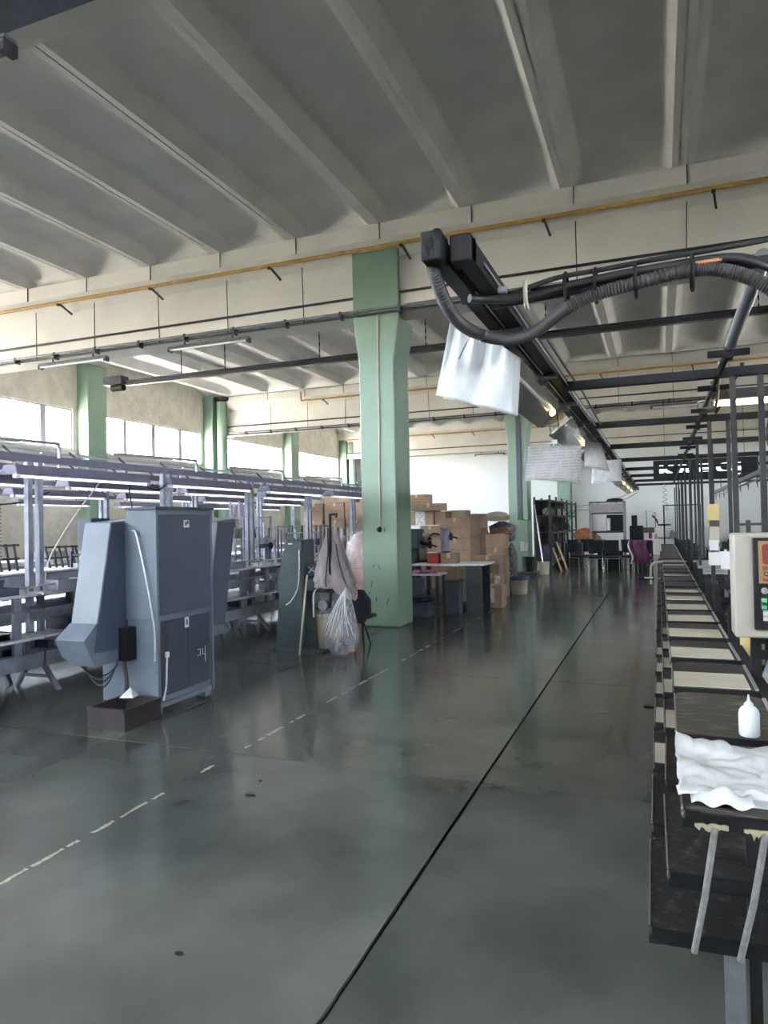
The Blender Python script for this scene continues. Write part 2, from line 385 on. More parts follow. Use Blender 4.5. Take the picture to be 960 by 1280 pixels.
# window strips between the piers
def window(n, y0, y1, splits, label, X=XL, sg=1):
    """strip window; sg = +1 where the room lies at larger x, -1 where it lies at smaller x"""
    root = thing(f'window_{n}', label, None, (X, (y0+y1)/2, 4.05)); root['kind'] = 'structure'
    z0, z1, t = 4.05, 5.25, .05
    def bx(g, a, b, *r): return g.box(min(X+sg*a, X+sg*b), max(X+sg*a, X+sg*b), *r)
    f = G(); bx(f, -.14, -.04, y0, y1, z0, z0+t); bx(f, -.14, -.04, y0, y1, z1-t, z1)
    bx(f, -.14, -.04, y0, y0+t, z0+t, z1-t); bx(f, -.14, -.04, y1-t, y1, z0+t, z1-t)
    obj('window_frame', f, m_frame_w, root)
    edges = [y0+t]+[s for s, w in splits]+[y1-t]; ws = [0]+[w for s, w in splits]+[0]
    for s, w in splits: obj('mullion', bx(G(), -.14, -.03, s-w, s+w, z0+t, z1-t), m_frame_w, root)
    for i in range(len(edges)-1):
        obj('pane', bx(G(), -.10, -.09, edges[i]+ws[i], edges[i+1]-ws[i+1], z0+t, z1-t), m_glass, root)
    obj('window_sill', bx(G(), -.35, .05, y0, y1, 4.02, 4.05), m_wall, root)
thin, wide = .05, .1
window(1, -7.35, -2.25, [(-6.1, thin), (-4.8, wide), (-3.5, thin)], 'strip window beside the viewer, farthest back')
window(2, -1.15, 3.75, [(.1, thin), (1.3, wide), (2.5, thin)], 'strip window level with the viewer')
window(3, 4.85, 9.85, [(6.1, thin), (7.35, wide), (8.6, thin)], 'strip window just outside the view')
window(4, 10.95, 15.9, [(12.1, thin), (13.4, thin), (14.85, wide)], 'bright strip window left of the nearest visible green pier')
window(5, 17.0, 22.1, [(18.1, wide*.8), (19.48, wide), (20.92, wide)], 'bright strip window between the nearest two visible green piers')
window(6, 23.2, 28.2, [(24.4, .04), (25.6, .04), (27.0, .04)], 'bright strip window with thin bars behind the cross beam')
window(7, 29.3, 34.25, [(30.5, .05), (31.9, .05), (33.1, .05)], 'bright strip window nearest the end wall')

for i, (a, b) in enumerate(FILL_RW): window(10+i, a, b, [(a+1.2*q, thin) for q in (1, 2, 3)], f'added fill-light strip window in the wall beyond the tray machine, {ORD[i]} from the viewer', XR, -1)
# cross beams, each with its thin sagging wires and a pipe
def beam(yc, label, wires=True):
    f = yc-.30; b = yc+.30
    poly = [(f, ZB), (b, ZB), (b, 5.46), (b-.06, 5.52), (b-.06, 6.1), (b+.16, 6.34), (b+.16, 6.6), (f-.2, 6.6), (f-.2, 6.34), (f+.05, 6.1), (f+.05, 5.52), (f, 5.46)]
    o = tag(obj('beam', G().prism(poly, 'X', XL, XR), m_beam), label, 'roof beam', 'roof cross beams', 'structure')
    obj('conduit_line', G().tube([(XL+.1, f-.03, 5.48), (XR, f-.03, 5.48)], .022, 6), m_darkgrey, o)
    if wires:
        for k in range(-3, 10):
            x = .48-k*PW
            if x < XL+.5: break
            xx = x+random.uniform(-.05, .05)
            obj('drop_wire', G().tube([(x, f-.21, 6.6), (x, f-.21, 6.33)], .008, 5).tube([(x, f-.012, 6.36), (xx, f-.012, ZB-.01)], .008, 5), m_black, o)
    return o
beam(11.1, 'white concrete cross beam meeting the nearest green column')
beam(22.75+.3, 'white concrete cross beam one bay beyond the nearest column')
beam(34.75+.05, 'white concrete cross beam against the end wall', False)
b0 = beam(3.47, 'white concrete cross beam overhead, only its edge in the top corner', True)
# green columns
def column(y, label, xo=0.0):
    x0, x1 = -4.60+xo, -3.97+xo
    prof = [(x0, 0), (x1, 0), (x1, 4.36), (x1+.11, 5.08), (x1+.11, 6.44), (x0-.09, 6.44), (x0-.09, 5.08), (x0, 4.36)]
    g = G().prism(prof, 'Y', y, y+.07); g.prism([p for p in prof[:3]]+[(x1+.11, 5.08), (x0-.09, 5.08), (x0, 4.36)], 'Y', y+.07, y+.70)
    return tag(obj('column', g, m_green, bevel=.025), label, 'column', 'green concrete columns', 'structure')
c1 = column(10.73, 'large green painted concrete column nearest the viewer')
column(22.69, 'green painted concrete column beside the storage rack, second in the row', .06)
column(34.42, 'green painted concrete column against the end wall, third in the row', .08)
# conduit and socket on the nearest column, marks where paint has chipped
cd = thing('socket_conduit', 'thin pale conduit with a dark socket on the nearest green column', 'conduit', (-4.25, 10.71, 1.5))
obj('pipe', G().tube([(-4.235, 10.715, 5.15), (-4.25, 10.715, 3.2), (-4.262, 10.715, 1.66)], .014, 8), m_beige, cd)
obj('socket', G().lathe([(.045,0),(.045,.05),(.03,.07)], (0,0,0), 12), m_blackplastic, cd)
so = kids(cd)[-1]; so.rotation_euler = (PI/2, 0, 0); so.location = Vector((-4.27, 10.73, 1.6))-cd.location
obj('box', G().box(-4.235, -4.19, 10.69, 10.73, 1.57, 1.63), m_green, cd)
cd2 = thing('cable_duct', 'dark vertical cable duct on the second green column', 'duct', (-4.25, 22.66, 2.0))
obj('duct', G().box(-4.24, -4.10, 22.64, 22.69, 1.72, 5.1), m_darkgrey, cd2)
obj('wire', G().tube(droop((-4.1, 22.66, 1.75), (-3.85, 22.66, 1.72), .02, 4), .012, 5), m_cable, cd2)
for i, (dx, z, a) in enumerate([(-.12, 1.0, .5), (-.02, .98, -.4), (-.16, .7, .2), (-.2, .55, .9), (-.08, .45, 0), (.12, .42, .3)]):
    obj('paint_chip', G().obox((-4.28+dx, 10.728, z), (.012, .006, .05+.03*(i % 3)), (0, a, 0)), m_darkgrey, c1)

# yellow gas pipes with brackets on the beams
for yc, lab, n in ((10.53, 'yellow gas pipe along the nearest white cross beam', 9), (22.46, 'yellow gas pipe along the second white cross beam', 9), (34.2, 'yellow gas pipe along the cross beam at the end wall', 4)):
    x0 = XL+.4 if yc < 20 else (-11.8 if yc < 30 else XL+.4)
    p = thing('gas_pipe', lab, 'pipe', (0, yc, 6.18))
    obj('pipe', G().tube([(x0, yc, 6.18), (XR-.1, yc, 6.18)], .032, 10), m_yellow, p)
    for k in range(n):
        x = -13.2+k*2.35+random.uniform(-.2, .2)
        if x < x0: continue
        obj('bracket', G().bar((x, yc, 6.17), (x+.05, yc+.3, 6.02), .03).bar((x, yc, 6.2), (x, yc, 6.12), .05), m_darkgrey, p)
    if 20 < yc < 30: obj('riser', G().tube(S((x0, yc, 6.18), (x0-.1, yc, 6.2), (x0-.12, yc, 6.5)), .03, 8), m_yellow, p)
# pairs of thin conduits under the beams
for yc, lab in ((10.66, 'pair of thin grey conduits along the foot of the nearest cross beam'), (22.6, 'pair of thin grey conduits along the foot of the second cross beam')):
    t = thing('conduit_pair', lab, 'conduit', (0, yc, 5.16))
    obj('conduit', G().tube([(XL+.1, yc, 5.22), (XR-.1, yc, 5.22)], .024, 8), m_grey, t)
    obj('conduit', G().tube([(XL+.1, yc+.05, 5.16), (XR-.1, yc+.05, 5.16)], .02, 8), m_darkgrey, t)
    for k in range(22): obj('clip', G().box(-15.4+k*1.05, -15.36+k*1.05, yc-.03, yc+.1, 5.12, 5.25), m_darkgrey, t)
# the dark cable tray and tube lamp under the beam overhead
t = thing('cable_tray', 'dark cable tray under the beam in the top corner', 'cable tray', (-5, 3.2, 5.0))
obj('tray', G().box(-9, 2.0, 3.02, 3.42, 5.02, 5.06).box(-9, 2.0, 3.02, 3.04, 5.06, 5.16).box(-9, 2.0, 3.40, 3.42, 5.06, 5.16), m_bench_dk, t)
for x in (-8, -5.9, -4.4, -2.6, -.8): obj('hanger', G().bar((x, 3.43, 5.0), (x, 3.43, 5.2), .03), m_black, t)
# tube lamps under the beams
def batten(x, y, z, L, label, group):
    t = thing('batten_lamp', label, 'lamp', (x, y, z), group)
    obj('housing', G().prism([(y-.06, z+.03), (y+.06, z+.03), (y+.045, z+.09), (y-.045, z+.09)], 'X', x-L/2, x+L/2), m_grey, t)
    obj('tube', G().tube([(x-L/2+.04, y-.03, z+.015), (x+L/2-.04, y-.03, z+.015)], .018, 8), m_tube, t)
    for s in (-1, 1): obj('end_cap', G().obox((x+s*(L/2-.02), y, z+.02), (.05, .11, .08)), m_darkgrey, t)
    for s in (-.6, .6): obj('hanger', G().bar((x+s*L/2, y, z+.08), (x+s*L/2, y, ZB+.01), .02), m_darkgrey, t)
    return t
gl = 'tube lamps under the cross beams'
batten(-10.9, 10.85, 5.02, 1.75, 'tube lamp under the nearest beam, farther from the green column', gl)
batten(-7.65, 10.85, 5.02, 1.75, 'tube lamp under the nearest beam, closer to the green column', gl)
batten(-4.6, 3.3, 4.78, 1.6, 'tube lamp under the dark cable tray in the top corner', gl)
for i, x in enumerate((-6.9, -5.3, -.1, 2.6)): batten(x+(-.9 if i < 2 else 0), 34.62, 5.0, 1.5, f'{ORD[i]} tube lamp from the windows under the end wall beam', gl)
batten(.7, 22.6, 5.0, 1.7, 'tube lamp under the second beam above the steel frames', gl)
# long busbar hung on chains in the bay behind the column
bb = thing('busbar', 'long dark hanging busbar on chains behind the nearest column', 'busbar', (-6, 14, 5.3))
obj('rail', G().box(-12.3, 7.0, 13.96, 14.04, 5.31, 5.36).box(-12.3, 7.0, 13.93, 14.07, 5.36, 5.40).box(-12.3, 7.0, 13.94, 14.06, 5.27, 5.31), m_purple if False else m_darkgrey, bb)
obj('feed_box', G().box(-12.95, -12.35, 13.85, 14.12, 5.30, 5.52), m_darkgrey, bb, bevel=.02)
obj('feed_motor', G().tube([(-12.75, 13.98, 5.24), (-12.4, 13.98, 5.24)], .09, 12), m_black, bb)
for i in range(14):
    x = .48-1.535*round((.48-(-11.9+i*2.48/1.6))/1.535) if False else -11.9+i*1.24
    if i in (1, 2, 4, 6, 8, 11, 13):
        g = G()
        for q in range(8): g.obox((x, 14, 5.42+q*.075), (.008, .026, .08) if q % 2 else (.026, .008, .08))
        g.bar((x, 14, 6.0), (x, 14, 6.74), .008); g.bar((x-.05, 14, 6.02), (x+.05, 14, 6.02), .012)
        obj('chain', g, m_black, bb)

# ================================================================== BENCH LINES by the windows
def line_lamp(x, y, z, L, label, group):
    t = thing('bench_lamp', label, 'lamp', (x, y+L/2, z), group)
    obj('reflector', G().prism([(x-.13, z+.02), (x+.13, z+.02), (x+.10, z+.12), (x-.06, z+.12)], 'Y', y, y+L), m_purple, t)
    obj('tube', G().tube([(x+.085, y+.05, z+.0), (x+.085, y+L-.05, z+.0)], .014, 8), m_tube_lit, t)
    for s in (y+.03, y+L-.03): obj('lamp_holder', G().obox((x+.085, s, z+.005), (.06, .05, .05)), m_white, t)
    for s in (y+.3, y+L-.3): obj('bracket', G().bar((x, s, z+.11), (x, s, 2.44), .02), m_purple, t)
    return t
def bench_line(x, y0, y1, label, near, bays):
    """a long tiered bench: girder on A-shaped trestles, shelf tiers between uprights, paired posts"""
    xf, xb = x+.30, x-.75
    t = thing('bench_line', label, 'workbench', (x-.2, (y0+y1)/2, 0))
    n = len(bays)-1
    for i in range(n):
        a, b = bays[i]+.01, bays[i+1]-.01
        obj('girder', G().box(xf-.04, xf, a, b, .29, .44).box(xb, xb+.04, a, b, .29, .44).box(xb+.04, xf-.04, a, b, .40, .44), m_bench, t)
        for z, s, mt in ((.59, 0, m_shelf), (.88, .02, m_bench), (1.03, .05, m_shelf)):
            tilt = random.uniform(-.012, .012)
            obj('shelf', G().obox(((xf+xb)/2, (a+b)/2, z), (xf-xb-s, b-a, .025), (tilt*.5, 0, 0)), mt, t)
        for q in range(3):
            yy = a+(q+.5)*(b-a)/3+random.uniform(-.1, .1); w = random.choice((.05, .09, .16))
            obj('upright', G().box(xf-.09, xf-.05, yy-w/2, yy+w/2, .44, 1.02), m_bench, t)
        if near:
            for q in range(7):
                yy = a+random.uniform(.05, b-a-.4); z = (.445, .605, .895)[q % 3]
                obj('bin', G().box(xf-.42, xf-.10, yy, yy+random.uniform(.2, .34), z, z+random.uniform(.06, .13)), random.choice((m_bench_dk, m_bench, m_blue_dk, m_shelf)), t)
            obj('tool_rail', G().tube([(xf-.12, a, 1.12), (xf-.12, b, 1.12+random.uniform(-.03, .03))], .013, 6).bar((xf-.12, a+.1, 1.04), (xf-.12, a+.1, 1.12), .02).bar((xf-.12, b-.1, 1.04), (xf-.12, b-.1, 1.12), .02), m_lightmetal, t)
    for y in bays[:-1]:
        y += .15
        for s in (-.07, .07): obj('post', G().box(x-.03, x+.03, y+s-.03, y+s+.03, .44, 2.46), m_bench, t)
        if near:
            for xx in (xf-.02, xb+.0):
                pass
            for xx, fx in ((x+.08, x+.33), (x-.08, x-.28)): obj('trestle_leg', G().bar((xx, y, .30), (fx, y, 0), .05, .035), m_bench, t)
            obj('trestle_tie', G().bar((x+.22, y, .14), (x-.18, y, .14), .03), m_bench, t)
            for fx in (xb+.12, xb+.3): obj('trestle_leg', G().bar((xb+.2, y+.02, .30), (fx-.02 if fx < xb+.2 else fx+.05, y+.02, 0), .05, .035), m_bench_dk, t)
        else:
            for xx in (xf-.1, xb+.1): obj('trestle_leg', G().bar((xx, y, .30), (xx, y, 0), .05), m_bench_dk, t)
    return t
def light_rail(x, y0, y1, label):
    t = thing('lighting_rail', label, 'rail', (x, (y0+y1)/2, 2.44))
    obj('trunking', G().box(x-.035, x+.035, y0, y1, 2.44, 2.52), m_purple, t)
    y = y0
    while y < y1-.6:
        e = min(y+2.5, y1)
        obj('pipe', G().tube(S((x+.08, y+.9, 2.62), (x+.08, y+1.6, 2.64), (x+.08, e, 2.66), (x+.08, e+.06, 2.65), (x+.08, e+.08, 2.6), (x+.08, e+.08, 2.5), n=4), .02, 8), m_lightmetal, t)
        obj('pipe', G().tube([(x-.1, y, 2.57), (x-.1, e, 2.585)], .016, 6), m_lightmetal, t)
        for q in range(3): obj('spacer', G().bar((x+.03, y+.4+q*.8, 2.5), (x-.1, y+.4+q*.8, 2.6), .02), m_darkgrey, t)
        y = e
    return t
bays1 = [3.4, 5.55, 7.75, 9.85, 11.95, 14.05, 15.3]
bench_line(-6.3, 3.4, 15.3, 'long blue-grey tiered workbench nearest the blue cabinet, on A-shaped trestles', True, bays1)
bench_line(-9.5, 4.6, 19.0, 'second long tiered workbench line, behind the nearest one', False, [4.6, 7.3, 10.0, 12.7, 15.4, 18.1, 19.0])
bench_line(-12.7, 7.0, 24.0, 'third long tiered workbench line, closest to the window wall', False, [7.0, 10.2, 13.4, 16.6, 19.8, 23.0, 24.0])
light_rail(-6.3, 3.4, 15.3, 'violet-grey lighting rail over the near bench line')
light_rail(-7.35, 4.4, 15.3, 'violet-grey lighting rail over the rear side of the near bench line')
light_rail(-9.5, 4.6, 19.0, 'violet-grey lighting rail over the second bench line')
light_rail(-12.7, 7.0, 24.0, 'violet-grey lighting rail over the third bench line')
g1 = 'tube lamps over the bench lines'
for i, y in enumerate((2.85, 5.38, 7.86, 10.45, 12.98)): line_lamp(-6.3, y, 2.27, 2.05, f'tube lamp with violet-grey reflector, {ORD[i]} along the front of the near bench line', g1)
for i, y in enumerate((4.6, 7.1, 9.6, 12.1)): line_lamp(-7.35, y, 2.25, 2.0, f'tube lamp with violet-grey reflector, {ORD[i]} along the rear of the near bench line', g1)
for i, y in enumerate((5.6, 8.1, 10.6, 13.1, 15.6)): line_lamp(-9.5, y, 2.25, 2.0, f'tube lamp with violet-grey reflector, {ORD[i]} over the second bench line', g1)
for i, y in enumerate((8.0, 11.0, 14.0, 17.0, 20.0)): line_lamp(-12.7, y, 2.25, 2.0, f'tube lamp with violet-grey reflector, {ORD[i]} over the third bench line', g1)
# dangling leads
def lead(name, label, pts, r=.01, mat=None, group=None): return tag(obj(name, G().tube(pts, r, 6), mat or m_cable), label, 'cable', group)
lead('hanging_lead', 'black lead hanging from the lamp over the near bench, left of the blue cabinet', S((-6.25, 7.1, 2.3), (-6.2, 7.1, 2.0), (-6.12, 7.12, 1.6), (-6.1, 7.2, 1.1)))
lead('hanging_lead', 'pale slanting lead beside the paired posts over the near bench', S((-6.5, 6.9, 2.3), (-6.6, 6.6, 1.9), (-6.6, 6.2, 1.4), (-6.6, 6.1, 1.07)), .008, m_lightmetal)
lead('hanging_lead', 'dark lead looping under the lamps at the frame edge', droop((-6.9, 5.2, 2.1), (-6.6, 6.2, 2.15), .13), .01)
cz = [(-8.1+.06*math.cos(i*1.57)+.0*i, 6.75+.06*math.sin(i*1.57), 2.05-i*.012) for i in range(66)]
lead('coiled_lead', 'thin coiled lead hanging over the near bench at the frame edge', cz, .006, m_grey)
lead('lamp_link_lead', 'dark lead looping between the second and third lamps over the near bench', droop((-6.27, 7.4, 2.3), (-6.27, 7.9, 2.32), .10), .01)
# goods and small machines on the benches
def crate_(name, label, cat, c, size, mat, rot=0, lip=True):
    x, y, z = c; a, b, h = size
    t = thing(name, label, cat, (x, y, z))
    g = G().box(x-a/2, x+a/2, y-b/2, y+b/2, z, z+.02)
    for q in ((x-a/2, x-a/2+.02, y-b/2, y+b/2), (x+a/2-.02, x+a/2, y-b/2, y+b/2), (x-a/2+.02, x+a/2-.02, y-b/2, y-b/2+.02), (x-a/2+.02, x+a/2-.02, y+b/2-.02, y+b/2)): g.box(*q, z+.02, z+h)
    obj('body', g, mat, t)
    if lip: obj('rim', G().box(x-a/2-.012, x-a/2, y-b/2, y+b/2, z+h-.03, z+h).box(x+a/2, x+a/2+.012, y-b/2, y+b/2, z+h-.03, z+h).box(x-a/2, x+a/2, y-b/2-.012, y-b/2, z+h-.03, z+h).box(x-a/2, x+a/2, y+b/2, y+b/2+.012, z+h-.03, z+h), mat, t)
    t.rotation_euler.z = rot; return t
Z1 = 1.045
crate_('parts_tray', 'dark blue parts tray on the near bench at the frame edge', 'tray', (-6.45, 4.95, Z1), (.45, .6, .16), m_bench_dk)
t = thing('metal_case', 'long blue-grey metal case on the near bench behind the paired posts', 'case', (-6.75, 6.05, Z1))
obj('body', G().box(-6.9, -6.6, 5.5, 6.62, Z1, Z1+.17), m_bench, t, bevel=.02)
obj('lid', G().box(-6.91, -6.59, 5.48, 6.64, Z1+.17, Z1+.19), m_shelf, t)
t = thing('control_cabinet', 'small dark instrument box on a stand by the near bench', 'instrument', (-6.85, 7.3, Z1))
obj('body', G().box(-7.0, -6.7, 7.1, 7.45, Z1+.28, Z1+.62), m_bench_dk, t, bevel=.015)
obj('panel', G().box(-6.7, -6.69, 7.14, 7.41, Z1+.42, Z1+.58), m_blackplastic, t)
obj('stand', G().box(-6.9, -6.8, 7.2, 7.35, Z1, Z1+.28), m_bench, t)
obj('top_tray', G().box(-7.04, -6.66, 7.05, 7.5, Z1+.62, Z1+.66), m_rack, t)
def last_rack(name, label, x, y, z, L, h, n):
    t = thing(name, label, 'rack', (x, y+L/2, z))
    for k in range(2): obj('rail', G().tube([(x, y, z+h*(.5+.5*k)), (x, y+L, z+h*(.5+.5*k))], .018, 6), m_rack, t)
    for k in range(n):
        yy = y+L*(k+.5)/n; obj('peg', G().bar((x+.05, yy, z), (x-.05, yy+random.uniform(-.05, .05), z+h*1.05), .03), m_rack, t)
    return t
last_rack('peg_rack', 'brown peg rack over the second bench at the frame edge', -9.5, 6.6, 1.05, 1.7, .42, 12)
last_rack('peg_rack', 'brown peg rack over the second bench between post pairs', -9.5, 8.8, 1.05, 1.2, .36, 9)
def trolley(name, label, x, y, w, d, h, shelves, mat, posts=2):
    t = thing(name, label, 'rack', (x, y, 0))
    for i in range(posts+1):
        for yy in (y, y+d): obj('post', G().bar((x+w*i/posts, yy, 0), (x+w*i/posts, yy, h), .04), mat, t)
    for s in range(shelves):
        z = .15+(h-.2)*s/max(1, shelves-1)
        obj('shelf', G().box(x-.02, x+w+.02, y-.02, y+d+.02, z, z+.03), mat, t)
    for s in range(shelves*3):
        z = .18+(h-.2)*(s % shelves)/max(1, shelves-1)
        if z > h-.1: continue
        xx = x+random.uniform(.02, max(.03, w-.25)); obj('load', G().box(xx, xx+random.uniform(.08, .22), y+.05, y+d-.05, z, z+random.uniform(.08, .25)), random.choice((m_bench, m_bench_dk, m_shelf, m_rack)), t)
    return t
trolley('rack_trolley', 'tall grey rack trolley behind the right arm of the blue cabinet', -8.55, 10.6, .9, .5, 1.75, 5, m_bench)
trolley('rack_trolley', 'grey rack trolley with hanging strips behind the near bench', -8.5, 12.2, 1.0, .5, 1.9, 5, m_bench, 3)
trolley('rack_trolley', 'dark rack trolley behind the dark green machine', -8.2, 14.2, 1.1, .5, 1.7, 4, m_bench_dk, 3)
t = thing('strip_bundle', 'bundle of grey strips hanging on the rack trolley behind the near bench', 'strips', (-8.0, 12.4, 1.9))
for k in range(9):
    x = -8.3+k*.07; obj('strip', G().bar((x, 12.45, 2.22-.04*(k % 3)), (x+random.uniform(-.1, .1), 12.45, 1.45+.1*(k % 2)), .05, .012), random.choice((m_bench, m_shelf, m_purple)), t)
def bench_rack(label, y, L, h, n):
    x = -6.8; t = thing('bench_rack', label, 'rack', (x, y+L/2, Z1))
    for q in (.45, 1.0): obj('rail', G().tube([(x, y, Z1+h*q), (x, y+L, Z1+h*q)], .014, 6), m_lightmetal, t)
    for k in range(n+1): obj('rod', G().bar((x, y+L*k/n, Z1), (x, y+L*k/n+random.uniform(-.02, .02), Z1+h*random.choice((1, 1.02, 1.15))), random.choice((.022, .03, .04))), random.choice((m_bench, m_lightmetal, m_bench_dk)), t)
    for k in range(n):
        if random.random() < .6: obj('clip_box', G().box(x-.06, x+.06, y+L*(k+.2)/n, y+L*(k+.7)/n, Z1+h*.45, Z1+h*random.uniform(.6, .8)), random.choice((m_bench_dk, m_bench, m_shelf)), t)
    return t
for i, (y, L, h, n) in enumerate(((8.2, 1.5, .46, 8), (9.95, 1.7, .62, 9), (11.9, 1.6, .5, 8), (13.75, 1.3, .58, 7))): bench_rack(f'pale rod rack standing on the near bench line, {ORD[i]} beyond the blue cabinet', y, L, h, n)
bench_rack('pale rod rack on the near bench line between the paired posts and the blue cabinet', 6.7, .8, .34, 5)
for i, y in enumerate((4.2, 5.1, 6.0, 6.9, 8.6, 9.3, 10.2, 11.1, 12.3, 13.2)): crate_('shoe_tray', f'low grey tray on the near bench line, {ORD[i]} from the viewer', 'tray', (-6.2, y, Z1), (.26, .40, .05+.03*(i % 3)), (m_shelf, m_bench_dk, m_bench)[i % 3], 0, False)
# small bench heads dotted along the benches
def bench_head(label, x, y, z, s=1.0, mat=None):
    t = thing('bench_machine', label, 'machine', (x, y, z))
    obj('base', G().box(x-.12*s, x+.12*s, y-.16*s, y+.16*s, z, z+.05*s), mat or m_bench_dk, t)
    obj('column', G().box(x-.05*s, x+.05*s, y+.06*s, y+.15*s, z+.05*s, z+.32*s), mat or m_bench_dk, t)
    obj('arm', G().box(x-.05*s, x+.05*s, y-.18*s, y+.15*s, z+.32*s, z+.42*s), mat or m_bench_dk, t, bevel=.02)
    obj('spindle', G().tube([(x, y-.14*s, z+.32*s), (x, y-.14*s, z+.16*s)], .02*s, 8), m_lightmetal, t)
    obj('wheel', G().tube([(x+.05*s, y+.12*s, z+.37*s), (x+.08*s, y+.12*s, z+.37*s)], .08*s, 12), m_black, t)
    return t
for i, (y, s) in enumerate(((8.6, .8), (9.5, .7), (10.9, .8), (12.6, .7), (13.6, .8))): bench_head(f'small dark bench machine, {ORD[i]} along the near bench line', -6.55-.1*(i % 2), y, Z1, s, m_bench if i % 2 else m_bench_dk)
for i, (y, s) in enumerate(((7.9, .9), (11.2, .9), (13.4, .9), (16.2, .9))): bench_head(f'small machine on the second bench line, {ORD[i]} from the viewer', -9.75, y, Z1, s, m_bench)
for i, (y, s) in enumerate(((9.0, .9), (12.0, .9), (15.0, .9), (18.0, .9))): crate_('parts_tray', f'grey parts tray on the third bench line, {ORD[i]} from the viewer', 'tray', (-12.8, y, Z1), (.4, .5, .18), m_bench)
# ------------------------------------------------------------------ blue cabinet machine
cb = thing('cabinet_machine', 'tall blue-grey enamelled cabinet machine with leaning side arms', 'machine', (-4.6, 5.6, 0))
obj('upper_body', G().prism([(-4.25, .86), (-4.25, 1.87), (-4.56, 1.87), (-4.62, 1.72), (-4.70, .86)], 'Y', 5.17, 6.02), m_blue_lt, cb, bevel=.008)
obj('lower_body', G().prism([(-4.27, .10), (-4.27, .86), (-4.70, .86), (-4.90, .5), (-4.90, .10)], 'Y', 5.19, 6.0), m_blue_lt, cb, bevel=.008)
dr = obj('upper_door', G().box(-4.25, -4.235, 5.20, 5.99, .90, 1.82), m_blue, cb, bevel=.006)
obj('badge', G().box(-4.236, -4.232, 5.56, 5.64, 1.70, 1.77), m_white, dr); obj('badge_mark', G().box(-4.233, -4.230, 5.575, 5.60, 1.715, 1.755).box(-4.233, -4.230, 5.605, 5.63, 1.73, 1.765), m_decalred, dr)
obj('top_cap', G().box(-4.58, -4.225, 5.15, 6.04, 1.87, 1.895), m_blue, cb)
ld = obj('lower_door', G().box(-4.27, -4.25, 5.24, 5.97, .16, .84), m_blue_dk, cb, bevel=.006)
obj('inset_panel', G().box(-4.25, -4.246, 5.30, 5.56, .22, .74), m_blue_dk, ld); obj('inset_panel', G().box(-4.25, -4.246, 5.62, 5.92, .22, .74), m_blue_dk, ld)
obj('warning_sticker', G().box(-4.249, -4.245, 5.57, 5.63, .74, .84), m_white, ld); obj('sticker_mark', G().box(-4.245, -4.244, 5.592, 5.61, .765, .815), m_black, ld)
obj('chalk_mark', G().tube([(-4.244, 5.76, .50), (-4.244, 5.80, .50), (-4.244, 5.80, .44), (-4.244, 5.76, .44)], .004, 4).tube([(-4.244, 5.84, .5), (-4.244, 5.84, .44), (-4.244, 5.88, .44)], .004, 4).tube([(-4.244, 5.88, .52), (-4.244, 5.88, .36)], .004, 4), m_shelf, ld)
obj('seam_strip', G().box(-4.245, -4.235, 5.18, 6.01, .855, .875), m_blue_lt, cb)
obj('base_rail', G().box(-4.29, -4.25, 5.18, 6.01, .06, .10), m_blue_lt, cb)
obj('corner_strip', G().box(-4.26, -4.238, 5.165, 5.195, .06, 1.87), m_blue_lt, cb); obj('corner_strip', G().box(-4.26, -4.238, 5.995, 6.02, .06, 1.87), m_blue_lt, cb)
for x, y in ((-4.33, 5.22), (-4.33, 5.97), (-4.84, 5.22), (-4.84, 5.97)): obj('leg', G().box(x-.05, x+.05, y-.05, y+.05, 0, .10), m_blue_lt, cb)
def arm(y0, dy, name):
    """leaning box: top further along the bay than the foot"""
    def lean(x, y, z): return (x, y+(z-.58)*.20, z)
    g = G(); x0, x1 = -4.93, -4.60; w = dy
    vs = [lean(x, y, z) for z in (.86, 1.76) for x, y in ((x0+.03, y0), (x1, y0), (x1, y0+w), (x0+.03, y0+w))]
    vs[4:] = [(p[0], p[1], p[2]+(.03 if i in (2, 3) else 0)) for i, p in enumerate(vs[4:])]
    g.add(vs, [(0,3,2,1),(4,5,6,7),(0,1,5,4),(1,2,6,5),(2,3,7,6),(3,0,4,7)])
    a = obj(name, g, m_blue_lt, cb, bevel=.008)
    s = G(); q = [lean(x1+.004, y, z) for y, z in ((y0+.01, .62), (y0+w, .60), (y0+w, 1.75), (y0+.01, 1.75))]
    s.add([(p[0]-.012, p[1], p[2]) for p in q]+q, [(0,1,2,3),(7,6,5,4),(0,4,5,1),(1,5,6,2),(2,6,7,3),(3,7,4,0)])
    obj('side_sheet', s, m_blue, a)
    f = G(); vs = [lean(x, y, z) for z, yy0, yy1, xx in ((.50, y0+.04, y0+w, x0+.1), (.58, y0-.02, y0+w, x0), (.74, y0-.13, y0+w, x0), (.87, y0-.01, y0+w, x0+.03)) for x, y in ((xx, yy0), (x1, yy0), (x1, yy1), (xx, yy1))]
    fs = [(0,3,2,1), (12,13,14,15)]+[(k*4+i, k*4+(i+1)%4, k*4+4+(i+1)%4, k*4+4+i) for k in range(3) for i in range(4)]
    obj('foot_hood', f.add(vs, fs), m_blue_lt, a)
    h = G(); h.box(x0-.12, x0+.04, y0+.30, y0+.30+w*.6, 1.50, 1.80); obj('rear_hood', h, m_blue, a)
    return a
a1 = arm(4.76, .40, 'side_arm')
obj('badge', G().obox((-4.59, 5.21, 1.66), (.004, .08, .06)), m_blue_lt, a1)
obj('badge_ring', G().tube([(-4.586, 5.19+.018*math.cos(t*PI/6), 1.66+.018*math.sin(t*PI/6)) for t in range(13)], .004, 4).tube([(-4.586, 5.23+.018*math.cos(t*PI/6), 1.66+.018*math.sin(t*PI/6)) for t in range(13)], .004, 4), m_white, a1)
arm(6.40, .34, 'side_arm')
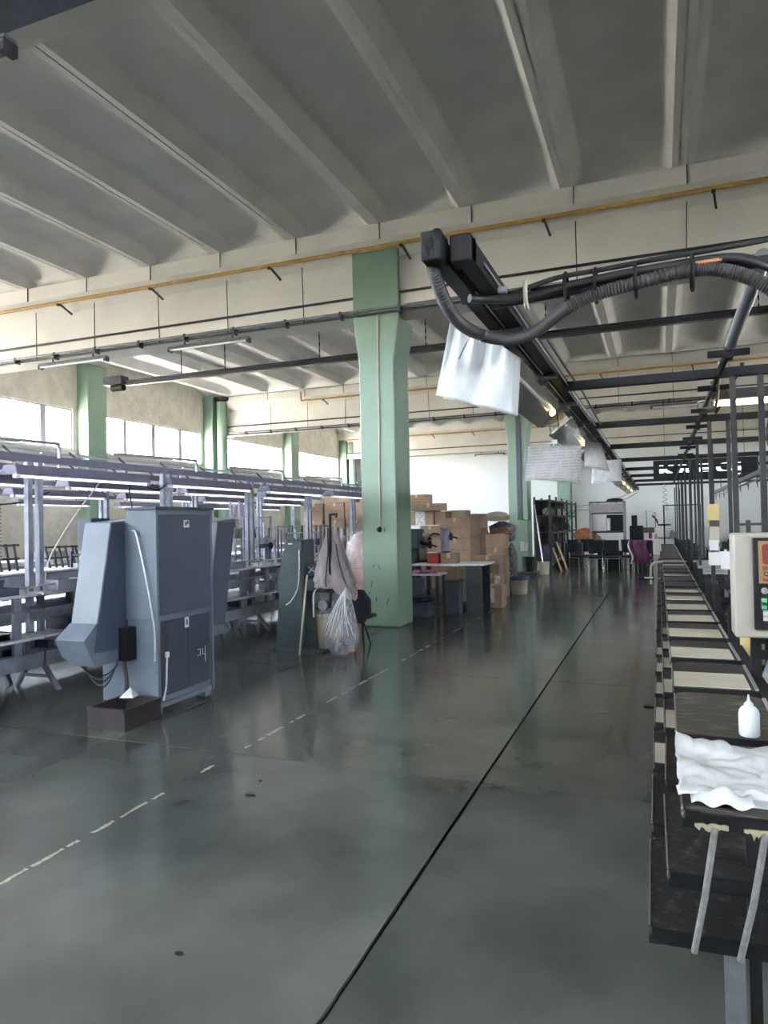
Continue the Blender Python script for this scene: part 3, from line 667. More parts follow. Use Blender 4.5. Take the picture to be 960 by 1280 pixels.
obj('pivot_arm', G().box(-4.75, -4.6, 5.05, 5.2, .62, .82).box(-4.72, -4.62, 6.0, 6.42, .9, 1.1), m_blue_dk, cb)
obj('pivot_knob', G().tube([(-4.58, 5.12, .70), (-4.54, 5.12, .70)], .035, 10), m_lightmetal, cb)
obj('motor_box', G().box(-4.66, -4.50, 5.07, 5.19, .50, .80), m_black, cb)
obj('supply_hose', G().tube(S((-4.55, 5.10, .70), (-4.55, 5.09, .5), (-4.5, 5.06, .3), (-4.52, 5.05, .16)), .018, 8), m_cable, cb)
obj('pale_cable', G().tube(S((-4.50, 5.15, 1.68), (-4.45, 5.14, 1.66), (-4.39, 5.14, 1.45), (-4.33, 5.14, 1.2), (-4.28, 5.14, .95), (-4.25, 5.14, .75), (-4.25, 5.14, .5)), .007, 6), m_lightmetal, cb)
obj('plug_cable', G().tube(S((-4.235, 5.29, .52), (-4.235, 5.28, .40), (-4.235, 5.27, .25), (-4.235, 5.23, .13)), .009, 6).lathe([(.02, 0), (.02, .05)], (-4.235, 5.29, .51), 8), m_shelf, cb)
for k in range(5): obj('wire', G().tube(droop((-4.75-.02*k, 4.78+.03*k, .50), (-4.58, 5.04, .48+.01*k), .10+.035*k, 8), .006, 5), m_grey if k % 2 else m_cable, cb)
ck = crate_('scrap_crate', 'low dark brown metal crate at the foot of the blue cabinet', 'crate', (-4.40, 4.92, 0), (.40, .46, .18), m_crate)
tag(obj('paper_scrap', G().add([(-4.52, 4.98, .19), (-4.40, 5.02, .19), (-4.42, 5.12, .19), (-4.45, 5.05, .28)], [(0,1,3),(1,2,3),(2,0,3),(0,2,1)]), m_white, smooth=False), 'white folded paper scrap on the dark brown crate', 'paper')
# ------------------------------------------------------------------ dark green machine with bag and cloth
gm = thing('press_machine', 'dark green machine on a tapering pedestal left of the nearest column', 'machine', (-4.6, 8.5, 0))
obj('pedestal', G().prism([(-4.93, 0), (-4.50, 0), (-4.50, 1.50), (-4.74, 1.50), (-4.88, .95), (-4.86, .7)], 'Y', 8.42, 8.78), m_green_dk, gm, bevel=.01)
obj('side_cover', G().box(-4.50, -4.485, 8.44, 8.76, .05, 1.48), m_green_dk, gm)
obj('bed', G().box(-4.50, -3.88, 8.50, 8.80, .80, .98), m_green_dk, gm, bevel=.015)
obj('belly', G().box(-4.42, -3.92, 8.52, 8.78, .62, .80), m_green_dk, gm, bevel=.02)
obj('head', G().box(-4.50, -4.14, 8.55, 8.80, 1.0, 1.16), m_bench_dk, gm, bevel=.02)
obj('head_lever', G().bar((-4.45, 8.52, 1.05), (-4.36, 8.50, 1.13), .012).bar((-4.45, 8.52, 1.13), (-4.36, 8.50, 1.07), .012), m_lightmetal, gm)
obj('motor', G().tube([(-4.22, 8.46, .62), (-4.22, 8.62, .62)], .07, 14), m_grey, gm)
obj('nameplate', G().box(-4.70, -4.64, 8.415, 8.42, 1.44, 1.455), m_lightmetal, gm)
obj('white_cable', G().tube(S((-4.53, 8.41, 1.36), (-4.53, 8.40, 1.1), (-4.56, 8.40, .85), (-4.66, 8.40, .68), (-4.74, 8.40, .62)), .008, 6), m_lightmetal, gm)
obj('white_hose', G().tube(S((-4.28, 8.46, .86), (-4.34, 8.45, .78), (-4.35, 8.45, .6), (-4.35, 8.45, .46)), .010, 6), m_lightmetal, gm)
obj('foot_plate', G().box(-4.96, -4.2, 8.40, 8.84, 0, .03), m_green_dk, gm)
st = thing('pale_stick', 'pale wooden stick standing against the dark green machine', 'stick', (-4.42, 8.2, 0))
obj('shaft', G().tube([(-4.42, 8.16, .0), (-4.41, 8.40, 1.03)], .014, 8), m_beige, st)
bk = thing('floor_pail', 'beige pail on the floor under the dark green machine', 'pail', (-4.22, 8.62, 0))
obj('body', G().lathe([(.14, .03), (.15, .05), (.17, .44), (.175, .44), (.175, .46), (.16, .46), (.15, .06), (.01, .05)], (-4.22, 8.65, 0), 18), m_beige, bk)
hp = thing('hook_pole', 'thin black pole with a hooked top beside the grey cloth', 'pole', (-4.05, 8.32, .6))
obj('pole', G().bar((-4.05, 8.35, .60), (-4.03, 8.35, 1.84), .028), m_black, hp); obj('hook', G().bar((-4.03, 8.35, 1.83), (-3.93, 8.35, 1.83), .03).bar((-3.94, 8.35, 1.83), (-3.94, 8.35, 1.79), .02), m_black, hp)
obj('clamp', G().box(-4.07, -4.02, 8.36, 8.50, .86, .92), m_black, hp)
# hooded grey cloth draped over the press
def cloth(u, v):
    x = -4.32+.56*u; peak = 1-abs(u-.44)*1.9
    top = .98+.68*max(0, peak)**1.1+(.03 if .1 < u < .9 else 0)
    bot = .86-.10*max(0, u-.55)*4
    z = bot+(top-bot)*v
    y = 8.44-.16*math.sin(PI*min(1, u*1.05))*(1-v*.75)-.03*math.sin(u*19+v*4)*(1-v)-.025*math.sin(v*16)*(1-v)**2
    return (x+.02*math.sin(v*9+u*5)*(1-v), y, z)
cl = thing('draped_cloth', 'grey hooded cloth draped over the dark green machine', 'cloth', (-4.05, 8.4, .86))
obj('front', G().grid(cloth, 26, 22), m_cloth_g, cl, solid=.012)
obj('back', G().grid(lambda u, v: (lambda p: (p[0], 2*8.47-p[1]+.05, p[2]))(cloth(u, v)), 20, 14), m_cloth_g, cl, solid=.012)
for a, b in ((.42, .46), (.62, .96)):
    pts = []
    for k in range(13):
        v = 1-k/12*.97; p = cloth(a+(b-a)*k/12, v); pts.append((p[0], p[1]-.012, p[2]))
    obj('cord', G().tube(pts, .008, 5), m_cable, cl)
# clear rubbish bag hung on the press
bg = thing('clear_bag', 'clear plastic bag of scraps hanging at the dark green machine', 'bag', (-3.9, 8.3, 0))
prof = [(.02, .92), (.05, .86), (.10, .70), (.17, .50), (.23, .30), (.24, .16), (.18, .05), (.05, .01)]
g = G(); n = 28; vs = []
for i, (r, z) in enumerate(prof):
    f = 1-z
    for j in range(n):
        a = 2*PI*j/n; rr = r*(1+.10*math.sin(a*7+i*.4)*min(1, f*1.4)); vs.append((-3.86+(.14*(z-.2) if z > .2 else 0)+rr*math.cos(a)*1.0, 8.24+rr*.8*math.sin(a), z))
g.add(vs, [(i*n+j, i*n+(j+1)%n, (i+1)*n+(j+1)%n, (i+1)*n+j) for i in range(len(prof)-1) for j in range(n)])
obj('film', g, m_clearbag, bg)
for k in range(9):
    a = k*.7; x, y = -3.86+.13*math.cos(a), 8.24+.10*math.sin(a)
    obj('scrap', G().obox((x, y, .10+.04*(k % 3)), (.10, .07, .07), (a, .5*a, a)), random.choice((m_bench, m_cloth_g, m_shelf, m_purple)), bg, smooth=False)
for k in range(7):
    x = -3.78+.0*k; a = -2.6+k*.38
    obj('crease', G().tube(S((-3.765, 8.2, .88), (-3.83+.10*math.cos(a), 8.14, .6), (-3.86+.22*math.cos(a), 8.24-.19*abs(math.sin(a)), .28)), .004, 4), m_bag, bg)
sl = thing('bag_sheet', 'bluish crumpled film folded over the edge of the dark green machine', 'film', (-4.15, 8.44, .6))
obj('sheet', G().grid(lambda u, v: (-4.26+.30*u, 8.475-.02*math.sin(u*15)-.02*math.sin(v*11+u*4), .42+.46*v), 14, 12), m_clearbag, sl)
# black stool tipped against the bag
ts = thing('black_stool', 'black padded chair back tilted beside the clear bag at the column', 'chair', (-3.85, 8.9, 0))
poly = [(.19*math.cos(a)*(1.0 if abs(math.cos(a)) > .5 else .95), .25*math.sin(a)) for a in [PI/8+k*PI/4 for k in range(8)]]
g = G().prism([(-3.86+u, .57+v) for u, v in poly], 'Y', 8.82, 8.89)
obj('backrest', g, m_cloth_dk, ts, bevel=.025)
obj('back_bar', G().bar((-3.86, 8.90, .6), (-3.84, 8.93, .30), .03), m_black, ts)
for p, q in (((-3.90, 8.90, .40), (-3.96, 8.88, .0)), ((-3.84, 8.90, .40), (-3.80, 8.86, .0)), ((-3.86, 8.93, .42), (-3.84, 9.2, .0))): obj('leg', G().tube([p, q], .013, 8), m_black, ts)
obj('seat', G().box(-3.99, -3.73, 8.91, 9.2, .39, .44), m_cloth_dk, ts, bevel=.02)
# wrapped sack behind the column
sk = thing('wrapped_sack', 'bulging pinkish sack in clear plastic behind the nearest column', 'sack', (-4.62, 11.75, 0))
obj('sack', G().lathe([(.20, 0), (.34, .1), (.36, .5), (.34, 1.0), (.30, 1.3), (.20, 1.5), (.05, 1.58)], (-4.95, 11.7, 0), 20, 1.1, .9), m_sack, sk)
obj('wrap', G().lathe([(.37, .9), (.36, 1.2), (.30, 1.45), (.16, 1.6), (.03, 1.66)], (-4.95, 11.7, 0), 20, 1.1, .9), m_clearbag, sk)

# ================================================================== CARTONS beyond the nearest column
def carton(label, x0, x1, y0, y1, z0, z1, group=None, tape=True, flaps=False, sticker=None, rot=0.0, mat=None):
    x0, x1 = min(x0, x1), max(x0, x1); z0, z1 = min(z0, z1), max(z0, z1)
    t = thing('carton', label, 'box', ((x0+x1)/2, (y0+y1)/2, z0), group)
    b = obj('body', G().box(x0, x1, y0, y1, z0, z1), mat or m_card, t, bevel=.006)
    xm, ym = (x0+x1)/2, (y0+y1)/2
    if tape:
        obj('tape', G().box(xm-.03, xm+.03, y0-.002, y1, z1, z1+.002).box(xm-.03, xm+.03, y0-.003, y0, z1-.09, z1+.002), m_tape, t)
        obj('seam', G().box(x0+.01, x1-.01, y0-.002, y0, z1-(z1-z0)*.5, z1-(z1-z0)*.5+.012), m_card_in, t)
    if flaps:
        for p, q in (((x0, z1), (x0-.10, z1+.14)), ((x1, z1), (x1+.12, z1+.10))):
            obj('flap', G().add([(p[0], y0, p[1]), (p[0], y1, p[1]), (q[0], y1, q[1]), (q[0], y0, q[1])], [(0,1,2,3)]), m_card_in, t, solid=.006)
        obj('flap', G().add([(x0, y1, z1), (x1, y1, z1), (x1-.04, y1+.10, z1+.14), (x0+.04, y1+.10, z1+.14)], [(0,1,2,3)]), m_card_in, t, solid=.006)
    if sticker:
        u0, u1, w0, w1 = sticker; X = x1-x0; Z = z1-z0
        obj('shipping_label', G().box(x0+X*u0, x0+X*u1, y0-.004, y0, z0+Z*w0, z0+Z*w1), m_label, t)
    if rot: t.rotation_euler.z = rot
    return t
Gc = 'cartons piled beyond the nearest column'
def C(label, r, y, d=.5, base=None, **k):
    x0, x1, z0, z1 = r
    return carton(label, x0, x1, y, y+d, base if base is not None else min(z0, z1), max(z0, z1), Gc, **k)
C('tan carton topmost in the pile beside the nearest column', (-5.67, -5.17, 2.38, 1.99), 16.0, .5)
C('long flat open carton near the top of the pile, below the topmost', (-5.35, -4.65, 2.14, 1.97), 15.6, .38)
C('tan carton with a white strip label near the top of the pile', (-5.74, -4.96, 1.97, 1.64), 15.9, .6, sticker=(.42, .72, .0, 1.0))
C('narrow shaded carton beside the one with the white strip', (-4.94, -4.68, 1.95, 1.64), 15.95, .5, tape=False)
C('tan carton in the second layer, half behind the eyelet machines', (-5.34, -4.86, 1.62, 1.40), 16.0, .6)
C('cream carton standing at the back on the pile', (-4.95, -4.45, 1.99, 1.81), 16.9, .5, base=1.75, tape=False, mat=m_beige)
C('largest tan carton, upper one, standing right in the pile', (-4.74, -4.00, 1.79, 1.34), 15.6, .95)
C('large tan carton under the largest one', (-4.75, -4.01, 1.33, 0.77), 15.6, .95)
C('large tan carton on the floor at the foot of the pile', (-4.76, -4.02, 0.76, 0.19), 15.6, .95, base=0)
C('dark tan carton standing behind the largest carton', (-4.82, -4.15, 1.89, 1.39), 17.2, .8, base=1.0)
C('tan carton under the dark tan one at the back', (-4.83, -4.16, 1.37, 0.84), 17.2, .8, base=0)
C('carton with open raised flaps at the right edge of the pile', (-3.63, -3.20, 1.40, 1.10), 15.5, .45, flaps=True, tape=False)
C('reddish carton under the carton with raised flaps', (-3.62, -3.21, 1.09, 0.9), 15.5, .45)
C('tan carton low in the right edge of the pile', (-3.63, -3.20, 0.89, 0.21), 15.5, .45, base=0)
C('tan taped carton on top of the small stack by the white table', (-3.52, -3.00, 1.00, 0.83), 14.0, .42)
C('shaded carton in the middle of the small stack by the white table', (-3.34, -3.01, 0.82, 0.64), 14.02, .40, tape=False)
C('carton with a white tape band in the small stack by the white table', (-3.38, -3.00, 0.63, 0.42), 14.0, .42, sticker=(.7, 1.0, .1, .95))
C('carton with a white printed label on the floor before the small stack', (-3.31, -2.89, 0.44, 0.01), 13.6, .44, base=0, sticker=(.12, .66, .25, .86))
C('tan carton of the row behind the nearest column, lower one', (-5.70, -4.91, 1.40, 1.00), 16.2, .5)
C('tan carton of the row behind the nearest column, standing on the floor', (-5.71, -4.92, 0.98, 0.04), 16.2, .5, base=0)
# stacked wall of like cartons behind the benches
for c in range(4):
    for r in range(5):
        j = random.uniform(-.02, .02)
        carton(f'tan carton in the stacked wall behind the benches, {ORD[r]} layer up, {ORD[c]} column', -8.95+c*.62+j, -8.95+c*.62+.58+j, 16.9, 17.4, r*.455, r*.455+.45, 'cartons stacked in a wall behind the benches')
carton('reddish carton lying on top of the stacked carton wall', -8.3, -7.5, 16.9, 17.4, 2.275, 2.52, None)
carton('single pale carton on the stacked carton wall, beside the reddish one', -7.3, -6.75, 16.95, 17.4, 2.275, 2.46, None)
# mottled film bundles near the second column
for i, (r, y, lab) in enumerate((((-3.94, -3.33, 1.69, 1.14), 17.0, 'upper mottled film-wrapped bundle left of the second green column'), ((-3.54, -3.34, 1.14, 0.55), 17.1, 'lower mottled film-wrapped bundle left of the second green column'))):
    x0, x1, z0, z1 = r; z0, z1 = min(z0, z1), max(z0, z1)
    if i: z0 = 0
    def bump(u, v, s):
        a = 2*PI*u; cx, cy = (x0+x1)/2, y+.35; rx, ry = (x1-x0)/2, .35
        q = 1+.10*noise.noise(Vector((math.cos(a)*1.6, math.sin(a)*1.6, v*3+s)))
        k = min(1, 4*v+.35)*min(1, 3.5*(1-v)+.25)
        return (cx+rx*q*math.copysign(abs(math.cos(a))**.6, math.cos(a))*k, cy+ry*q*math.copysign(abs(math.sin(a))**.6, math.sin(a))*k, z0+(z1-z0)*v)
    b = thing('wrapped_bundle', lab, 'bundle', ((x0+x1)/2, y+.3, z0), None)
    obj('film', G().grid(lambda u, v: bump(u, v, i*3.0), 24, 14), m_mottle, b)
tag(obj('cloth_bundle', G().lathe([(.05, 0), (.26, .03), (.30, .12), (.2, .22), (.05, .25)], ((-3.75), 17.3, (1.69)), 16, 1.1, .8), m_beige), 'beige cloth bundle on top of the mottled film bundle', 'bundle')
# ------------------------------------------------------------------ work tables before the cartons
t = thing('packing_table', 'white-topped packing table with dark side panels before the cartons', 'table', (-3.6, 12.9, 0))
obj('tabletop', G().box(-4.35, -2.97, 12.5, 13.4, .89, .925), m_shelf, t, bevel=.005)
obj('side_panel', G().box(-3.34, -3.04, 12.62, 12.66, 0, .89), m_darkgrey, t); obj('side_panel', G().box(-3.34, -3.04, 13.25, 13.29, 0, .89), m_darkgrey, t)
obj('leg', G().box(-4.30, -4.22, 12.6, 12.68, 0, .89), m_darkgrey, t); obj('leg', G().box(-4.30, -4.22, 13.22, 13.30, 0, .89), m_darkgrey, t); obj('foot_rail', G().box(-4.26, -3.1, 13.0, 13.05, .10, .15), m_darkgrey, t)
t = thing('low_table', 'low dark work table with a pale top beside the nearest column', 'table', (-4.0, 12.2, 0))
obj('tabletop', G().box(-4.55, -3.66, 12.0, 12.5, .745, .775), m_shelf, t)
for x in (-4.5, -3.72):
    for y in (12.05, 12.45): obj('leg', G().box(x-.025, x+.025, y-.025, y+.025, 0, .745), m_darkgrey, t)
obj('shelf', G().box(-4.5, -3.72, 12.05, 12.45, .33, .36), m_darkgrey, t); obj('drawer_front', G().box(-4.46, -3.95, 12.01, 12.05, .52, .70), m_bench_dk, t)
obj('pedal_box', G().box(-3.88, -3.75, 12.15, 12.4, .40, .52), m_grey, t)
tag(obj('patterned_cloth', G().grid(lambda u, v: (-4.40+.62*u, 12.06+.34*v, .785+.055*abs(math.sin(u*7+v*3))*math.sin(PI*u)*math.sin(PI*v)+.02*math.sin(v*9)), 16, 10), m_pink, solid=.01), 'pink and violet patterned cloth on the low dark table', 'cloth')
crate_('storage_crate', 'dark crate on the lower shelf of the low table', 'crate', (-4.2, 12.22, .36), (.36, .3, .14), m_bench_dk)
crate_('storage_crate', 'dark crate on the floor under the low table', 'crate', (-4.15, 12.2, 0), (.5, .36, .26), m_bench_dk)
t = thing('ribbed_bin', 'dark blue-grey ribbed bin under the packing table', 'bin', (-3.6, 12.75, 0))
g = G(); g.box(-3.74, -3.47, 12.56, 12.84, 0, .58)
obj('body', g, m_bench_dk, t)
for k in range(5): obj('rib', G().box(-3.74+.015+k*.058, -3.74+.04+k*.058, 12.545, 12.56, .03, .56), m_bench_dk, t)
obj('lid', G().box(-3.76, -3.45, 12.54, 12.86, .58, .61), m_darkgrey, t)
t = thing('steel_locker', 'beige metal cupboard under the packing table', 'cupboard', (-3.6, 13.7, 0))
obj('body', G().box(-3.76, -3.42, 13.5, 13.9, .12, .84), m_beige, t); obj('door', G().box(-3.74, -3.44, 13.485, 13.5, .16, .80), m_beige, t); obj('edge_strip', G().box(-3.455, -3.425, 13.475, 13.485, .3, .7), m_white, t); obj('plinth', G().box(-3.74, -3.44, 13.52, 13.88, 0, .12), m_darkgrey, t)
def eyelet(label, x, y, z, mat, s=1.0):
    t = thing('eyelet_machine', label, 'machine', (x, y, z))
    obj('base', G().box(x-.14*s, x+.14*s, y-.12*s, y+.14*s, z, z+.05*s), m_green_dk, t, bevel=.01)
    obj('frame', G().prism([(x-.10*s, z+.05*s), (x+.12*s, z+.05*s), (x+.08*s, z+.30*s), (x+.14*s, z+.55*s), (x-.14*s, z+.55*s), (x-.09*s, z+.30*s)], 'Y', y, y+.12*s), mat, t, bevel=.012)
    obj('hopper', G().lathe([(.03*s, 0), (.11*s, .05*s), (.12*s, .10*s), (.07*s, .14*s)], (x, y+.04*s, z+.55*s), 14), m_lightmetal, t)
    obj('lamp_arm', G().tube(S((x-.12*s, y, z+.46*s), (x-.26*s, y-.02, z+.48*s), (x-.36*s, y-.04, z+.42*s)), .018*s, 8), m_black, t)
    obj('lamp_head', G().lathe([(.02*s, .07*s), (.06*s, .03*s), (.07*s, 0)], (x-.36*s, y-.04, z+.33*s), 12), m_black, t)
    obj('crank', G().bar((x+.12*s, y, z+.42*s), (x+.34*s, y-.04, z+.36*s), .035*s), m_black, t)
    obj('fly_wheel', G().tube([(x+.13*s, y+.06, z+.40*s), (x+.17*s, y+.06, z+.40*s)], .09*s, 14), m_black, t)
    return t
eyelet('blue-grey eyelet machine with black arms on the packing table', -3.86, 13.02, 1.10, m_bench, .8)
eyelet('pale eyelet machine with black arms beside the blue-grey one', -4.32, 13.1, .925, m_beige, .85)
tag(obj('riser_block', G().box(-4.02, -3.70, 12.96, 13.2, .925, 1.10), m_card), 'brown block carrying the blue-grey eyelet machine', 'block')
t = thing('red_tin', 'red patterned tin on the packing table', 'tin', (-4.0, 12.7, .925)); obj('body', G().box(-4.08, -3.86, 12.62, 12.86, .925, 1.12), m_red, t, bevel=.01); obj('lid', G().box(-4.09, -3.85, 12.61, 12.87, 1.12, 1.14), m_white, t)
carton('small carton with pale tape strips on the packing table', -3.82, -3.52, 12.62, 12.9, .925, 1.12, None)
t = thing('green_cabinet', 'narrow dark green upright machine beside the nearest column', 'machine', (-4.42, 12.9, 0)); obj('body', G().box(-4.68, -4.40, 12.75, 13.1, 0, 1.20), m_green_dk, t, bevel=.01); obj('head', G().box(-4.72, -4.30, 12.72, 13.12, 1.20, 1.58), m_green_dk, t, bevel=.02); obj('arm', G().tube([(-4.32, 12.9, 1.32), (-4.12, 12.85, 1.28)], .03, 8), m_black, t)
tag(obj('rag', G().grid(lambda u, v: (-4.56+.2*u, 12.1+.2*v, .79+.08*math.sin(PI*u)*math.sin(PI*v)), 8, 8), m_white, solid=.01), 'white rag at the column end of the low table', 'rag')
def bucket(name, label, x, y, r, h, mat, liner=None, wall=.9):
    t = thing(name, label, 'bucket', (x, y, 0))
    obj('body', G().lathe([(r*wall*.9, 0), (r*wall, .01), (r, h-.02), (r*1.05, h-.02), (r*1.05, h), (r*.96, h), (r*wall*.92, .03), (.01, .03)], (x, y, 0), 20), mat, t)
    if liner: obj('liner', G().lathe([(r*1.09, h-.07), (r*1.12, h-.02), (r*1.08, h+.015), (r*.95, h+.01), (r*.85, h-.05)], (x, y, 0), 20), liner, t)
    return t
bucket('waste_bucket', 'pale bucket with a blue liner beside the carton stack', -3.05, 16.3, .20, .40, m_beige, m_bluecap)
bucket('black_bin', 'black bin at the foot of the second green column', -3.80, 21.9, .20, .46, m_blackplastic)
bucket('beige_bin', 'beige bin holding a long stick beside the black bin', -3.40, 22.3, .19, .40, m_beige)
for o in D.objects:
    pass
pl = thing('pallet', 'low wooden pallet before the second green column', 'pallet', (-4.2, 21.9, 0))
for k in range(5): obj('slat', G().box(-4.75+k*.27, -4.55+k*.27, 21.5, 22.3, .09, .115), m_rack, pl)
for k in range(3): obj('runner', G().box(-4.75, -3.47, 21.5+k*.37, 21.57+k*.37, 0, .09), m_rack, pl)
for o in list(D.objects):
    if o.name.startswith('black_bin'): o.location.z = .115
stk = thing('long_stick', 'long pale stick leaning in the beige bin', 'stick', (-3.42, 22.3, .05)); obj('shaft', G().tube([(-3.38, 22.26, .05), (-3.74, 22.95, 2.2)], .022, 8), m_lightmetal, stk)
cu2 = thing('column_paper', 'small white notice on the second green column above the black bin', 'notice', (-4.05, 22.66, .75)); obj('sheet', G().box(-4.18, -4.05, 22.675, 22.688, .72, 1.02), m_paperw, cu2); obj('sheet', G().obox((-3.98, 22.67, .86), (.09, .012, .26), (0, .12, 0)), m_paperw, cu2)
# ------------------------------------------------------------------ storage rack on the far side
sr = thing('storage_rack', 'tall dark storage rack running back from the second green column', 'rack', (-3.6, 28.5, 0))
for k, y in enumerate((24.4, 26.0, 27.6, 29.2, 30.8, 32.4)):
    obj('post', G().box(-3.50, -3.43, y-.03, y+.03, 0, 2.55-.02*k), m_rack, sr); obj('post', G().box(-4.02, -3.95, y-.03, y+.03, 0, 2.5), m_rack, sr)
    obj('brace', G().bar((-3.5, y, .3), (-4.0, y, 1.2), .03).bar((-3.5, y, 2.1), (-4.0, y, 1.3), .03), m_rack, sr)
obj('back_sheet', G().box(-4.01, -3.99, 24.4, 32.4, .1, 2.4), m_rack, sr)
for z in (.25, 1.25, 1.85, 2.38):
    obj('beam', G().box(-3.48, -3.44, 24.4, 32.4, z-.05, z), m_rack, sr); obj('shelf', G().box(-4.0, -3.45, 24.4, 32.4, z, z+.02), m_darkgrey, sr)
rl = [(24.6, 1.87, 2.1, m_grey, 'long grey roll on the upper shelf of the storage rack'), (27.3, 1.87, 2.4, m_beige, 'long pale roll on the upper shelf of the storage rack')]
for y, z, L, mt, lab in rl: tag(obj('roll', G().tube([(-3.62, y, z+.13), (-3.62, y+L, z+.13)], .13, 14), mt), lab, 'roll')
for i, (y, z, w, h) in enumerate(((24.7, 1.27, .7, .3), (25.7, 1.27, .5, .4), (26.6, 1.27, .8, .36), (28.2, 1.27, .9, .42), (29.8, 1.27, .9, .32))):
    tag(obj('rack_bundle', G().lathe([(.05, 0), (.26, .02), (.3, h*.4), (.24, h*.8), (.06, h)], (-3.7, y+w/2, z), 14, .8, w*1.4), random.choice((m_bench_dk, m_cloth_dk, m_rack, m_cloth_g))), f'dark cloth bundle on the middle shelf of the storage rack, {ORD[i]} from the column end', 'bundle')
for i, (y, z) in enumerate(((25.0, .27), (26.8, .27), (28.6, .27), (30.6, .27))):
    crate_('rack_crate', f'dark crate on the bottom shelf of the storage rack, {ORD[i]} from the column end', 'crate', (-3.7, y, z), (.45, .9, .55), m_bench_dk)
lf = thing('leaning_frame', 'brown wooden frame leaning on the storage rack', 'frame', (-3.1, 24.2, 0))
obj('rail', G().bar((-3.25, 24.3, .95), (-2.85, 23.95, .0), .05), m_wood, lf); obj('rail', G().bar((-3.38, 24.35, .75), (-3.05, 24.0, .0), .05), m_wood, lf)
for k in range(3): obj('rung', G().bar((-3.18+.11*k, 24.24-.1*k, .8-.25*k), (-3.3+.09*k, 24.29-.1*k, .62-.21*k), .035), m_rack, lf)
t = thing('dark_cupboard', 'dark low cupboard beside the storage rack', 'cupboard', (-2.7, 25.0, 0)); obj('body', G().box(-3.05, -2.45, 24.8, 25.3, 0, .92), m_bench_dk, t, bevel=.01); obj('door', G().box(-3.02, -2.76, 24.785, 24.8, .06, .86), m_darkgrey, t); obj('door', G().box(-2.74, -2.48, 24.785, 24.8, .06, .86), m_darkgrey, t)
# frame with a board, machine, sacks
wf = thing('work_frame', 'tall steel work frame with a grey board across its top', 'frame', (-1.65, 25.4, 0))
for x in (-2.2, -1.10):
    for y in (25.1, 25.7): obj('post', G().box(x-.035, x+.035, y-.035, y+.035, 0, 2.26), m_grey, wf)
obj('board', G().box(-2.2, -1.1, 25.06, 25.085, 1.92, 2.22), m_cloth_g, wf); obj('top_plate', G().box(-2.24, -1.06, 25.06, 25.74, 2.26, 2.29), m_darkgrey, wf)
obj('lower_rail', G().box(-2.2, -1.1, 25.07, 25.12, 1.86, 1.92), m_darkgrey, wf); obj('shelf', G().box(-2.2, -1.1, 25.07, 25.73, 1.22, 1.28), m_rack, wf)
tag(obj('dark_bundle', G().lathe([(.05, 0), (.24, .02), (.2, .09), (.04, .12)], (-1.4, 25.4, 2.29), 12, 1.2, .8), m_black), 'dark bundle on the top plate of the work frame', 'bundle')
t = thing('frame_machine', 'dark cylinder machine on the shelf of the work frame', 'machine', (-1.4, 25.4, 1.28)); obj('body', G().box(-1.68, -1.14, 25.3, 25.7, 1.28, 1.84), m_black, t, bevel=.02); obj('cylinder', G().tube([(-1.62, 25.24, 1.30), (-1.62, 25.24, 1.72)], .075, 14), m_lightmetal, t)
tag(obj('orange_sack', G().lathe([(.1, 0), (.3, .04), (.32, .2), (.2, .36), (.04, .42)], (-2.45, 25.7, .98), 16, 1.25, .8), m_orange), 'orange sack on a pallet stack behind the chairs', 'sack')
t = thing('sack_table', 'plain low table holding the orange sack behind the chairs', 'table', (-2.2, 25.8, 0)); obj('tabletop', G().box(-2.9, -1.8, 25.8-.35, 26.1, .94, .98), m_wood, t)
for x in (-2.85, -1.85):
    for y in (25.5, 26.05): obj('leg', G().box(x-.03, x+.03, y-.03, y+.03, 0, .94), m_rack, t)
tag(obj('paper_heap', G().lathe([(.1, 0), (.34, .02), (.28, .12), (.05, .18)], (-2.1, 25.75, .98), 12, .6, .5), m_ochre), 'ochre paper heap beside the orange sack', 'paper')
# chairs in front of the frame
def chair(label, x, y, rot, seat_h=.47, mat=None, group='dark office chairs before the work frame'):
    t = thing('office_chair', label, 'chair', (x, y, 0), group)
    obj('seat', G().box(x-.23, x+.23, y-.23, y+.21, seat_h-.05, seat_h+.02), mat or m_cloth_dk, t, bevel=.03)
    obj('backrest', G().grid(lambda u, v: (x-.22+.44*u, y+.23+.05*v-.05*math.sin(PI*u), seat_h+.12+.42*v), 8, 6), mat or m_cloth_dk, t, solid=.045)
    for s in (-1, 1):
        obj('leg', G().tube([(x+s*.23, y-.22, 0), (x+s*.22, y-.20, seat_h-.05)], .012, 8), m_chrome, t)
        obj('leg', G().tube(S((x+s*.23, y+.26, 0), (x+s*.22, y+.22, seat_h-.03), (x+s*.18, y+.27, seat_h+.3)), .012, 8), m_chrome, t)
    obj('seat_frame', G().tube([(x-.23, y-.2, seat_h-.06), (x-.23, y+.2, seat_h-.06), (x+.23, y+.2, seat_h-.06), (x+.23, y-.2, seat_h-.06)], .012, 6), m_chrome, t)
    t.rotation_euler.z = rot
    return t
chair('dark office chair at the left end of the chair row', -2.55, 24.5, .9)
chair('dark office chair second from the left, its back to the viewer', -1.98, 24.0, PI+.15)
chair('dark office chair in the middle of the row, its back to the viewer', -1.42, 24.0, PI-.1)
chair('dark office chair right of the middle, turned to the frame', -.85, 24.4, PI-.5)
chair('dark office chair under the plum jacket', -.52, 23.6, PI+.35)
crate_('storage_crate', 'dark crate on the floor behind the middle office chair', 'crate', (-1.55, 24.75, 0), (.8, .4, .62), m_black)
crate_('storage_crate', 'dark crate on the floor behind the chair with the plum jacket', 'crate', (-.55, 24.75, 0), (.5, .4, .7), m_cloth_dk)
chair('dark office chair between the left one and the middle, turned aside', -2.2, 24.75, .4)
